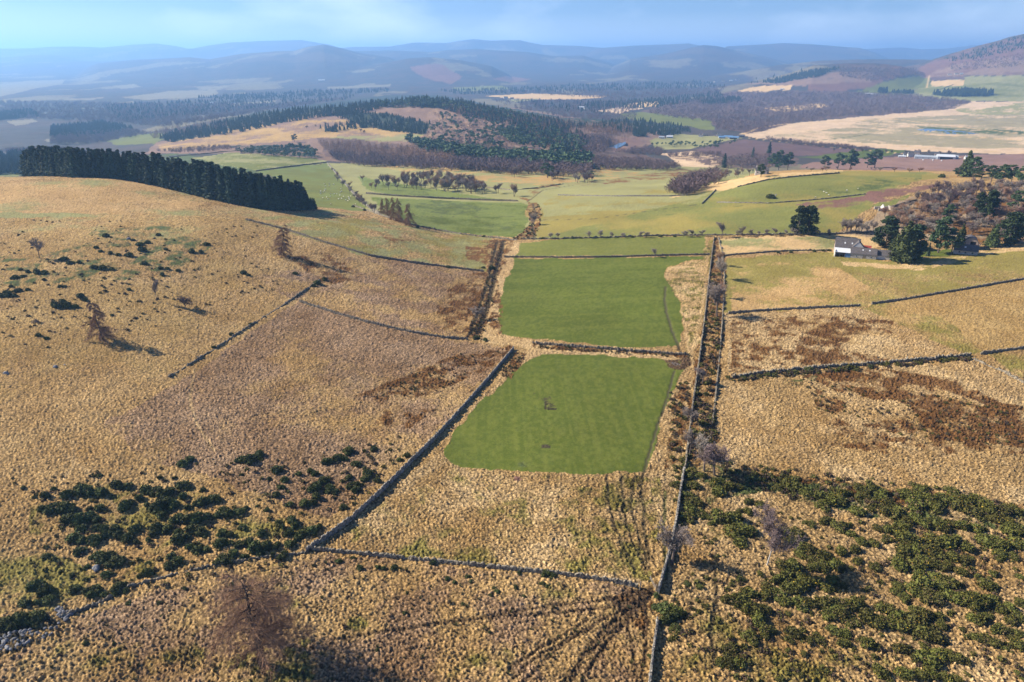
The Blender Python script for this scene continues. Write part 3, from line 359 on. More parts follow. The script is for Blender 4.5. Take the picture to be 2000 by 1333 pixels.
# ------------------------------------------------------------------ the ground: one sheet from under the viewpoint to the far ranges
def build_ground(STEP=1.0):
    rows = [30., 45., 60., 75., 86.]; py = 1440.
    while py > 235:
        rows.append(float(ZC / -ray(1000, py)[1])); py -= 1.72 * STEP
    rows = [r for i, r in enumerate(rows) if i == 0 or r > rows[i - 1]]
    while rows[-1] < 33000: rows.append(rows[-1] * (1 + .0105 * STEP))
    Y = np.array(rows); nc = int(1180 / STEP)
    c = np.linspace(-1, 1, nc); e = np.concatenate([-np.geomspace(3.2, 1.03, 14), c, np.geomspace(1.03, 3.2, 14)])
    half = 1.17 * .7502 * (cP + ZC * sP / Y) ; X = e[None, :] * (half * Y)[:, None]; YY = np.broadcast_to(Y[:, None], X.shape)
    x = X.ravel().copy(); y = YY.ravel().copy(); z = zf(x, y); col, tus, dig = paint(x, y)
    near = y < 700; xs, ys = x[near], y[near]
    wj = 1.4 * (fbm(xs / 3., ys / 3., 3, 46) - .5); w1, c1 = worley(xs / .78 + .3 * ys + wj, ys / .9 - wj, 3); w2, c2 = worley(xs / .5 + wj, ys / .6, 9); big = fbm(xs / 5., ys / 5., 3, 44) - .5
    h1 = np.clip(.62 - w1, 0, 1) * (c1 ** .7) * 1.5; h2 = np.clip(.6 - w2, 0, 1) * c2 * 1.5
    br = (col[near, 0] < .24) & (tus[near] > .5)
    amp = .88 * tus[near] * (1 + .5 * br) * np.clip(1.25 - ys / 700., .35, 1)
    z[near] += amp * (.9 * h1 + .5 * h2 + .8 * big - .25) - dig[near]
    col[near] *= np.clip(1 + tus[near] * (.85 * (h1 - .26) + .6 * (h2 - .22)), .3, 1.5)[:, None]; col[near] *= (1 - .6 * tus[near] * np.clip((w1 - .48) / .25, 0, 1) * (c1 < .7))[:, None]  # tussock shade put into the colour: lighter tops, darkened gaps
    far = ~near; z[far] += tus[far] * (fbm(x[far] / 9., y[far] / 9., 3, 45) - .5) * np.clip(y[far] / 500, 1, 4)
    nr, ncol = X.shape; idx = np.arange(nr * ncol).reshape(nr, ncol)
    f = np.stack([idx[:-1, :-1], idx[:-1, 1:], idx[1:, 1:], idx[1:, :-1]], -1).reshape(-1, 4)
    m = bpy.data.materials.new('ground_cover'); m.use_nodes = True; t = m.node_tree; b = t.nodes['Principled BSDF']; b.inputs['Roughness'].default_value = .95; b.inputs['Specular IOR Level'].default_value = .08
    at_ = N(t, 'ShaderNodeAttribute', attribute_name='land'); g = N(t, 'ShaderNodeNewGeometry')
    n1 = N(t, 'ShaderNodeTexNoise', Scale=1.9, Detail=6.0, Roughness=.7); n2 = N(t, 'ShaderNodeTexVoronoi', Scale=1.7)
    t.links.new(g.outputs['Position'], n1.inputs['Vector']); t.links.new(g.outputs['Position'], n2.inputs['Vector'])
    mr = N(t, 'ShaderNodeMapRange'); mr.inputs[1].default_value = .3; mr.inputs[2].default_value = .7; mr.inputs[3].default_value = -1; mr.inputs[4].default_value = 1; t.links.new(n1.outputs[0], mr.inputs[0])
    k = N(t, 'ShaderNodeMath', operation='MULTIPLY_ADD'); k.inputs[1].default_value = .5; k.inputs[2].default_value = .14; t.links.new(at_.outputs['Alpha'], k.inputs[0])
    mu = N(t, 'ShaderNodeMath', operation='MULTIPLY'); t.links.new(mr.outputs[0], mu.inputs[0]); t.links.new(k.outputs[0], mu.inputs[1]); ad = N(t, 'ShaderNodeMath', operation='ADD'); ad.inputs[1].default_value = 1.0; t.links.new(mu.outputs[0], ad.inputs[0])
    rm = N(t, 'ShaderNodeMapRange'); rm.inputs[1].default_value = .38; rm.inputs[2].default_value = .72; rm.inputs[3].default_value = 0; rm.inputs[4].default_value = .62; t.links.new(n2.outputs['Distance'], rm.inputs[0]); m3 = N(t, 'ShaderNodeMath', operation='MULTIPLY'); t.links.new(rm.outputs[0], m3.inputs[0]); t.links.new(at_.outputs['Alpha'], m3.inputs[1]); m4 = N(t, 'ShaderNodeMath', operation='SUBTRACT'); m4.inputs[0].default_value = 1.12; t.links.new(m3.outputs[0], m4.inputs[1]); m5 = N(t, 'ShaderNodeMath', operation='MULTIPLY'); t.links.new(ad.outputs[0], m5.inputs[0]); t.links.new(m4.outputs[0], m5.inputs[1])  # dark voronoi flecks: shade between tussocks painted into the base colour
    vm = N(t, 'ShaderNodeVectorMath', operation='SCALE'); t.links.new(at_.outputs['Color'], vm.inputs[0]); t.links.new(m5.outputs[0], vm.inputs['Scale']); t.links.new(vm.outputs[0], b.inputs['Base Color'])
    bp = N(t, 'ShaderNodeBump', Distance=.5); t.links.new(at_.outputs['Alpha'], bp.inputs['Strength']); t.links.new(n1.outputs[0], bp.inputs['Height']); t.links.new(bp.outputs[0], b.inputs['Normal'])
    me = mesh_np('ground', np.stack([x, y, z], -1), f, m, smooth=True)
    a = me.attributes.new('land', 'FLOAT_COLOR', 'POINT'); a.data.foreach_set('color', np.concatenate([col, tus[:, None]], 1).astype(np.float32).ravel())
    o = link('ground', me, kind='structure'); return o
build_ground(globals().get('GSTEP', 1.0))
def water(px, py, name, off=.25):
    P = at(px, py); zz = np.median(P[:, 2]) + off; v = [(p[0], p[1], zz) for p in P]; me = bpy.data.meshes.new(name); me.from_pydata(v, [], [list(range(len(v)))])
    me.materials.append(M_WATER); me.update(); link(name, me, kind='structure')
M_WATER = mat('water', (.02, .035, .06), rough=.12, bump=.15, scale=.4, spec=.5, coord='World')
water([1189, 1197, 1210, 1222, 1222, 1210, 1196, 1190], [287, 281, 280, 279.5, 285, 289, 292, 292], 'pond')
water([1790, 1812, 1840, 1880, 1912, 1880, 1850, 1810], [254, 252, 254, 257, 262, 263, 262, 258], 'marsh_pool')
# ------------------------------------------------------------------ plants: templates
def quads(P, A, B):                     # centres, half-axes -> quad soup
    v = np.stack([P - A - B, P + A - B, P + A + B, P - A + B], 1).reshape(-1, 3); return v
def unit(v): return v / np.maximum(np.linalg.norm(v, axis=-1, keepdims=True), 1e-9)
class Soup:                              # everything as quads
    def __init__(s): s.v = []; s.m = []; s.n = 0
    def add(s, v, mi):
        v = np.asarray(v, float).reshape(-1, 3)
        if len(v): s.v.append(v); s.m.append(np.full(len(v) // 4, mi))
    def leaves(s, P, size, mi, flat=0.0, aspect=.6):
        n = len(P); a = unit(RNG.normal(size=(n, 3)) * np.array([1, 1, 1 - flat])); b = unit(np.cross(a, RNG.normal(size=(n, 3)))); sz = size * RNG.uniform(.6, 1.3, (n, 1))
        s.add(quads(P, a * sz, b * sz * aspect), mi)
    def tube(s, p, q, r0, r1, mi, k=5):
        p = np.array(p, float); q = np.array(q, float); d = unit(q - p); u = unit(np.cross(d, [.3, .5, .8])); w_ = np.cross(d, u); t = np.arange(k + 1) * 2 * math.pi / k
        c = np.cos(t)[:, None] * u + np.sin(t)[:, None] * w_; a = p + c * r0; b = q + c * r1; s.add(np.stack([a[:-1], a[1:], b[1:], b[:-1]], 1).reshape(-1, 3), mi)
    def twigs(s, P, Q, wd, mi):          # thin flat strips
        d = unit(Q - P); u = unit(np.cross(d, RNG.normal(size=P.shape))) * wd; s.add(np.stack([P - u, P + u, Q + u * .4, Q - u * .4], 1).reshape(-1, 3), mi)
    def arr(s): v = np.concatenate(s.v); return v, np.concatenate(s.m)
    def mesh(s, name, mats):
        v, m = s.arr(); return mesh_np(name, v, np.arange(len(v)).reshape(-1, 4), mats, m)
def sph(n):
    return unit(RNG.normal(size=(n, 3)))
def gorse(seed, nl=6, q=150, flower=0.0, up=.85, dry=.1):      # bush of unit radius
    rr = random.Random(seed); s = Soup()
    for i in range(nl):
        a = rr.uniform(0, 6.28); d = rr.uniform(.15, .62) if i else 0; r = rr.uniform(.36, .55) * (1.15 if not i else 1); c = np.array([d * math.cos(a), d * math.sin(a), r * .62 * up])
        th, ph = np.meshgrid(np.linspace(0, 6.2832, 9), np.linspace(-1.2, 1.5, 6)); k = r * .74 * (1 + .12 * np.sin(3 * th + seed)); X = np.stack([c[0] + k * np.cos(th) * np.cos(ph), c[1] + k * np.sin(th) * np.cos(ph), c[2] + k * up * np.sin(ph)], -1)
        s.add(np.stack([X[:-1, :-1], X[:-1, 1:], X[1:, 1:], X[1:, :-1]], 2).reshape(-1, 3), 0)
        D = sph(q); D = D[D[:, 2] > -.55]; lump = .84 + .25 * vnoise(D[:, 0] * 3 + 9 + i, D[:, 1] * 3 + D[:, 2] * 2.5 + 9, seed) + RNG.uniform(-.06, .1, len(D))
        P = c + D * (r * lump)[:, None] * np.array([1, 1, up]); sel = RNG.random(len(P)); fl = sel < flower; dr = (sel > 1 - dry)
        s.leaves(P[~fl & ~dr], .085, 0); Dk = P[::5]; s.twigs(Dk, Dk + unit(Dk - c + np.array([0, 0, r * .9])) * r * RNG.uniform(.18, .42, (len(Dk), 1)), .035, 0); s.leaves(P[dr], .08, 1)
        if fl.any(): s.leaves(P[fl], .05, 2)
    return s
def spruce(seed, h=1.0, rad=.2, whorl=17, nb=9, low=.05, ragged=.25, core=True, lf=1.0):      # conifer of unit height
    rr = random.Random(seed); T = Soup(); S = Soup(); T.tube((0, 0, -.02), (0, 0, .6), .014, .008, 0, 6); T.tube((0, 0, .6), (0, 0, 1.0), .008, .001, 0, 5)
    for i in range(whorl):
        t = i / (whorl - 1.0); z = low + (1 - low) * t ** .95 * .97; R = rad * ((1 - t) ** .8 * .95 + .05) * (1 - .25 * max(0, .12 - t) / .12)
        for j in range(nb if t < .8 else 5):
            a = rr.uniform(0, 6.28); r = R * rr.uniform(1 - ragged, 1 + ragged * .5); dz = -.18 * r + rr.uniform(-.01, .02); n = 7
            k = np.linspace(.18, 1, n)[:, None]; p0 = np.array([0, 0, z]); tip = np.array([r * math.cos(a), r * math.sin(a), z + dz]); P = p0 + (tip - p0) * k; P[:, 2] -= .10 * r * (k[:, 0] ** 2)
            P = np.repeat(P, 2, 0) + RNG.normal(size=(2 * n, 3)) * .010; S.leaves(P, .021 * lf, 0, flat=.45, aspect=.55)
            if rr.random() < .3: T.twigs(p0[None], tip[None], .0018, 0)
    if core:
        th = np.linspace(0, 6.2832, 9); zz = np.linspace(low, .97, 9); TH, Z = np.meshgrid(th, zz); R = rad * .62 * ((1 - (Z - low) / (1 - low)) ** .8) * (1 + .18 * np.sin(TH * 3 + Z * 17)); X = np.stack([R * np.cos(TH), R * np.sin(TH), Z], -1)
        S.add(np.stack([X[:-1, :-1], X[:-1, 1:], X[1:, 1:], X[1:, :-1]], 2).reshape(-1, 3), 0)
    return T, S
def pine(seed, clumps=16, spread=.30, bare=.35, q=95):          # open-crowned pine of unit height
    rr = random.Random(seed); T = Soup(); S = Soup(); bend = rr.uniform(-.05, .05); pts_ = [(0, 0, -.02), (bend * .5, 0, .35), (bend, .02, .65), (bend * .8, .0, .9)]
    for a, b, r0, r1 in zip(pts_[:-1], pts_[1:], (.022, .017, .011), (.017, .011, .003)): T.tube(a, b, r0, r1, 0, 7)
    for i in range(clumps):
        z = bare + (1 - bare) * ((i + rr.random()) / clumps) ** .9 * .93; k = (z - bare) / (1 - bare); R = spread * (math.sin(math.pi * min(1, .22 + k * .78)) ** .7) * rr.uniform(.35, 1.0); a = rr.uniform(0, 6.28)
        c = np.array([bend + R * math.cos(a), R * math.sin(a), z]); T.tube((bend * .8, 0, z - .10), c, .006, .002, 0, 4); r = rr.uniform(.075, .125) * (1.15 - .4 * k)
        D = sph(q); P = c + D * r * RNG.uniform(.5, 1.08, (q, 1)) * np.array([1.15, 1.15, .62]); S.leaves(P, .021, 0, aspect=.5)
        D = sph(6); S.leaves(c + D * r * .3, r * .5, 0, flat=.6, aspect=.8)
    return T, S
def bare(seed, levels=4, spread=.34, r0=.024, fork=.3, ntw=1500, larch=False, rnd=False, tw=.0026, droop=0., top=.97, white=False):      # leafless tree of unit height
    rr = random.Random(seed); T = Soup(); S = Soup(); ends = []
    def grow(p, d, l, r, lev):
        n = 3; 
        for i in range(n):
            d2 = Vector(d) + Vector((rr.uniform(-.16, .16), rr.uniform(-.16, .16), rr.uniform(-.06, .14) - droop * lev * .12)); d2.normalize(); q = Vector(p) + d2 * (l / n); T.tube(p, q, r, r * .84, 0, 6 if lev < 2 else 4); r *= .84; p = q; d = d2
            if lev > 0: ends.append((np.array(p), np.array(d), l))
            if lev < levels and (i > 0 or lev > 0):
                for _ in range(1 if lev > 1 else 2):
                    a = rr.uniform(0, 6.28); side = Vector((math.cos(a), math.sin(a), rr.uniform(.15, .8))); side.normalize(); nd = (Vector(d) * .55 + side * .85).normalized(); grow(p, nd, l * rr.uniform(.52, .72), r * .6, lev + 1)
    if larch:
        k = 14; x0 = 0
        P0 = [np.array([.012 * math.sin(i * .9 + seed), .01 * math.cos(i * 1.3), i / k * .97]) for i in range(k + 1)]; P0[0][2] = -.02
        for i in range(k): T.tube(P0[i], P0[i + 1], .019 * (2.1 if rnd else 1) * (1 - i / k) + .002, .019 * (2.1 if rnd else 1) * (1 - (i + 1) / k) + .0015, 0, 7)
        for i in range(46):
            z = (.17 if rnd else .08) + (.78 if rnd else .86) * (i + rr.random()) / 46; a = rr.uniform(0, 6.28); L_ = spread * ((1.05 * (1 - z) ** .55 + .12) if not rnd else 1.1 * math.sqrt(max(.12, 1 - ((z - .56) / .50) ** 2))) * rr.uniform(.55, 1.05); p = np.array([.012 * math.sin(z * 12 + seed), 0, z]); prev = p; up = rr.uniform(-.1, .35)
            for j in range(1, 6):
                f = j / 5; q = p + np.array([math.cos(a + .3 * f) * L_ * f, math.sin(a + .3 * f) * L_ * f, L_ * (up * f - (.28 + droop) * f * f)]); T.tube(prev, q, .0062 * (1.7 if rnd else 1) * (1.1 - f) * (1.1 - z * .6) + .0008, .0062 * (1.1 - f - .2) * (1.1 - z * .6) + .0007, 0, 4); ends.append((q, unit(q - prev), L_ * .55)); prev = q
    else: grow(Vector((0, 0, -.02)), Vector((rr.uniform(-.05, .05), rr.uniform(-.05, .05), 1)).normalized(), fork * 1.35, r0, 0)
    E = ends; i = RNG.integers(0, len(E), ntw); P = np.array([E[k][0] for k in i]); D = np.array([E[k][1] for k in i]); Ln = np.array([min(E[k][2], .22) for k in i])[:, None]
    Q = P + (unit(D * .8 + RNG.normal(size=P.shape) * .55) - np.array([0, 0, droop * 1.2])) * Ln * RNG.uniform(.25, .8, (ntw, 1)); S.twigs(P, Q, tw, 0)
    P2 = P + (Q - P) * RNG.uniform(.3, .9, (ntw, 1)); S.twigs(P2, P2 + unit(RNG.normal(size=P.shape) + unit(Q - P) * .5 - np.array([0, 0, droop])) * Ln * .35, tw * .8, 0)
    allv = np.concatenate([T.arr()[0], S.arr()[0]]); H = np.percentile(allv[:, 2], 99.7); W = np.percentile(np.hypot(allv[:, 0], allv[:, 1]), 97)
    for so_ in (T, S):
        for v in so_.v: v /= np.array([W / spread, W / spread, H])
    return T, S
def tuft(seed, n=46, mi=0):                                    # rush or heather tuft of unit radius
    s = Soup(); a = RNG.uniform(0, 6.28, n); r = RNG.uniform(0, .35, n); P = np.stack([r * np.cos(a), r * np.sin(a), 0 * r], -1); o = RNG.uniform(.2, .9, n); Q = P + np.stack([o * np.cos(a), o * np.sin(a), RNG.uniform(.6, 1.5, n)], -1); s.twigs(P, Q, .09, mi); return s
# ------------------------------------------------------------------ plants: materials
M_GORSE = mat('gorse_green', (.086, .085, .017), var=.6, scale=1.4, objrand=.25, coord='World', rough=.8); M_GORSED = mat('gorse_dry', (.12, .085, .04), var=.3, scale=1, rough=.9, coord='World'); M_FLOWER = mat('gorse_flower', (.36, .23, .02), rough=.8)
M_BROOM = mat('broom_green', (.070, .082, .022), var=.5, scale=1.4, objrand=.2, coord='World', rough=.8)
M_SPRUCE = mat('spruce_needles', (.034, .055, .030), var=.45, scale=.6, objrand=.3, coord='World', rough=.8); M_PINE = mat('pine_needles', (.055, .082, .034), var=.45, scale=.5, objrand=.2, coord='World', rough=.8)
M_PINED = mat('dark_needles', (.036, .055, .022), var=.5, scale=.5, objrand=.2, coord='World', rough=.8); M_OLIVE = mat('cypress_needles', (.062, .078, .024), var=.4, scale=.5, objrand=.2, coord='World', rough=.8)
M_BARK = mat('bark_grey', (.13, .10, .08), var=.4, scale=3, rough=.95); M_BARKD = mat('bark_dark', (.085, .068, .055), var=.4, scale=3, rough=.95); M_BARKW = mat('bark_birch', (.48, .44, .38), var=.3, scale=5, rough=.9)
M_BARKX = mat('bark_hero', (.045, .035, .03), var=.4, scale=2, rough=.95); M_TWL = mat('twigs_larch', (.25, .145, .085), var=.25, scale=2, objrand=.1, rough=.9); M_TWG = mat('twigs_grey', (.27, .225, .185), var=.25, scale=2, objrand=.25, rough=.9); M_TWP = mat('twigs_purple', (.15, .105, .10), var=.25, scale=2, objrand=.25, rough=.9); M_TWO = mat('twigs_orange', (.30, .18, .12), var=.25, scale=2, objrand=.25, rough=.9)
M_RUSH = mat('rush', (.085, .085, .03), var=.5, scale=1, coord='World'); M_HEATHER = mat('heather', (.09, .06, .04), var=.5, scale=1, coord='World'); M_ROCK = mat('rock', (.17, .17, .175), var=.45, scale=2.5, bump=.8, objrand=.25, rough=.9)
G3 = [M_GORSE, M_GORSED, M_FLOWER]; B3 = [M_BROOM, M_GORSED, M_FLOWER]
GS = [gorse(1, 6, 170, .04), gorse(2, 7, 150, .02), gorse(3, 5, 170, .08), gorse(4, 7, 150, 0., dry=.2), gorse(5, 4, 170, .1)]
GM = [g.mesh('gorse_bush', G3) for g in GS]; BS = [gorse(11, 6, 180, 0., .95, .03), gorse(12, 7, 160, 0, .9, .05), gorse(13, 5, 170, 0, 1., .02)]; BM = [g.mesh('broom_bush', B3) for g in BS]
SM = []
for k in range(5):
    T, S = spruce(20 + k, rad=.17 + .02 * (k % 3)); SM.append((T.mesh('spruce_trunk', M_BARKD), S.mesh('spruce_crown', M_SPRUCE), T, S))
CM = []                                 # cypress-like garden conifers, wide and ragged
for k in range(3):
    T, S = spruce(40 + k, rad=.30 + .04 * k, whorl=20, nb=14, low=.03, ragged=.38, lf=1.25); CM.append((T.mesh('conifer_trunk', M_BARKD), S.mesh('conifer_crown', M_OLIVE), T, S))
PM = []
for k in range(5):
    T, S = pine(60 + k, clumps=17 + 2 * k, spread=.28 + .03 * (k % 3), bare=.22 + .05 * (k % 3)); PM.append((T.mesh('pine_trunk', M_BARK), S.mesh('pine_crown', M_PINE), T, S))
RC = []
for k in range(3):
    T, S = pine(140 + k, clumps=40, spread=.27 + .02 * k, bare=.07, q=90); RC.append((T.mesh('conifer_trunk', M_BARKD), S.mesh('conifer_crown', M_PINED), T, S))
LM = []
for k in range(3):
    T, S = bare(80 + k, larch=True, spread=.34 - .03 * k, ntw=4200, tw=.0028, droop=.2); LM.append((T.mesh('larch_trunk', M_BARKD), S.mesh('larch_crown', M_TWL), T, S))
T, S = bare(79, larch=True, rnd=True, spread=.42, ntw=6500, tw=.0014, droop=.05); HERO = (T.mesh('larch_trunk', M_BARKX), S.mesh('larch_crown', M_TWL), T, S)
T, S = bare(77, spread=.36, r0=.011, ntw=3600, tw=.0028); BIRCH = (T.mesh('birch_trunk', M_BARKW), S.mesh('birch_crown', M_TWP))
DM = []
for k in range(6):
    T, S = bare(95 + k, spread=.33 + .05 * (k % 3), ntw=2100, tw=.0042); DM.append((T.mesh('bare_tree_trunk', M_BARK), [S.mesh('bare_crown', x) for x in (M_TWG, M_TWP, M_TWO)], T, S))
# ------------------------------------------------------------------ plants: placing
def tree(name, tpl, P, h, label, cat, group=None, wx=1.0, lean=(0, 0), rz=None, crown=None, parts=True):
    o = bpy.data.objects.new(name, None); o.empty_display_size = .5; C.objects.link(o); o.location = (P[0], P[1], P[2] - .15); o['label'] = label; o['category'] = cat
    if group: o['group'] = group
    o.rotation_euler = (lean[0], lean[1], random.uniform(0, 6.28) if rz is None else rz); o.scale = (h * wx, h * wx, h)
    link('trunk', tpl[0], o); link('crown', crown or tpl[1], o); return o
def pt(px, py): return at(px, py)[0]
def htree(name, tpl, px, py, hp, label, cat='tree', **k):
    P = pt(px, py); dep = math.atan2(ZC - P[2], P[1]); return tree(name, tpl, P, hp * pix_m(P) / math.cos(dep) * .98, label, cat, **k)
def scatter(poly, n, mind=0):           # n points spread over an outline drawn in photograph pixels
    poly = np.array(poly, float); lo = poly.min(0); hi = poly.max(0); out_ = np.zeros((0, 2))
    while len(out_) < n:
        q = RNG.uniform(lo, hi, (n * 3, 2)); q = q[inside(poly, q[:, 0], q[:, 1])]; out_ = np.concatenate([out_, q])
    out_ = out_[:n]; return at(out_[:, 0], out_[:, 1])
def merged(name, soups, P, S, mats, label, Z=None, W=None):       # stuff: many plants as one mesh
    vs = []; ms = []; a = RNG.uniform(0, 6.28, len(P)); ch = RNG.integers(0, len(soups), len(P)); W = S if W is None else W
    for k, so_ in enumerate(soups):
        i = np.nonzero(ch == k)[0]
        if not len(i): continue
        v, m = so_; ca, sa = np.cos(a[i])[:, None], np.sin(a[i])[:, None]; x = v[:, 0][None]; y = v[:, 1][None]; wi = W[i][:, None]
        X = (x * ca - y * sa) * wi + P[i, 0][:, None]; Y = (x * sa + y * ca) * wi + P[i, 1][:, None]; Zz = v[:, 2][None] * S[i][:, None] + P[i, 2][:, None]; vs.append(np.stack([X, Y, Zz], -1).reshape(-1, 3)); ms.append(np.tile(m, len(i)))
    v = np.concatenate(vs); me = mesh_np(name, v, np.arange(len(v)).reshape(-1, 4), mats, np.concatenate(ms)); return link(name, me, kind='stuff', label=label)
# far-off tree forms, light enough for thousands
def farcon(seed, k=5):
    S = Soup(); rr = random.Random(seed)
    for i in range(k):
        z = .05 + .9 * i / k; R = .2 * (1 - i / k) + .03
        for j in range(6):
            a = j * 1.047 + rr.uniform(-.3, .3) + i; r = R * rr.uniform(.7, 1.2); top_ = (0, 0, min(1, z + .34)); a2 = a + .9; S.add([top_, (r * math.cos(a), r * math.sin(a), z), (r * .55 * math.cos(a + .45), r * .55 * math.sin(a + .45), z + .05), (r * math.cos(a2), r * math.sin(a2), z - rr.uniform(0, .05))], 0)
    return S.arr()
def farpine(seed):
    S = Soup(); S.tube((0, 0, 0), (0, 0, .7), .02, .01, 1, 3)
    for i in range(5):
        c = np.array([RNG.uniform(-.16, .16), RNG.uniform(-.16, .16), RNG.uniform(.45, .88)]); S.leaves(c + sph(11) * np.array([.14, .14, .09]), .08, 0, aspect=.7)
    return S.arr()
def farbare(seed, larch=False):
    S = Soup(); S.tube((0, 0, 0), (0, 0, .6), .014, .008, 1, 3); n = 34
    if larch: z = RNG.uniform(.12, .95, n); R = .22 * (1 - z) + .04
    else: z = RNG.uniform(.3, .95, n); R = .34 * np.sqrt(np.clip(1 - ((z - .62) / .40) ** 2, .02, 1))
    a = RNG.uniform(0, 6.28, n); Q = np.stack([R * np.cos(a), R * np.sin(a), z], -1); P = np.stack([Q[:, 0] * .2, Q[:, 1] * .2, z - (.02 if larch else .2)], -1); S.twigs(P, Q, .016, 0); S.leaves(Q * np.array([.8, .8, 1]), .03, 0, aspect=.35); return S.arr()
FC = [farcon(k) for k in range(5)]; FP = [farpine(k) for k in range(5)]; FB = [farbare(k) for k in range(6)]; FL = [farbare(k, True) for k in range(5)]
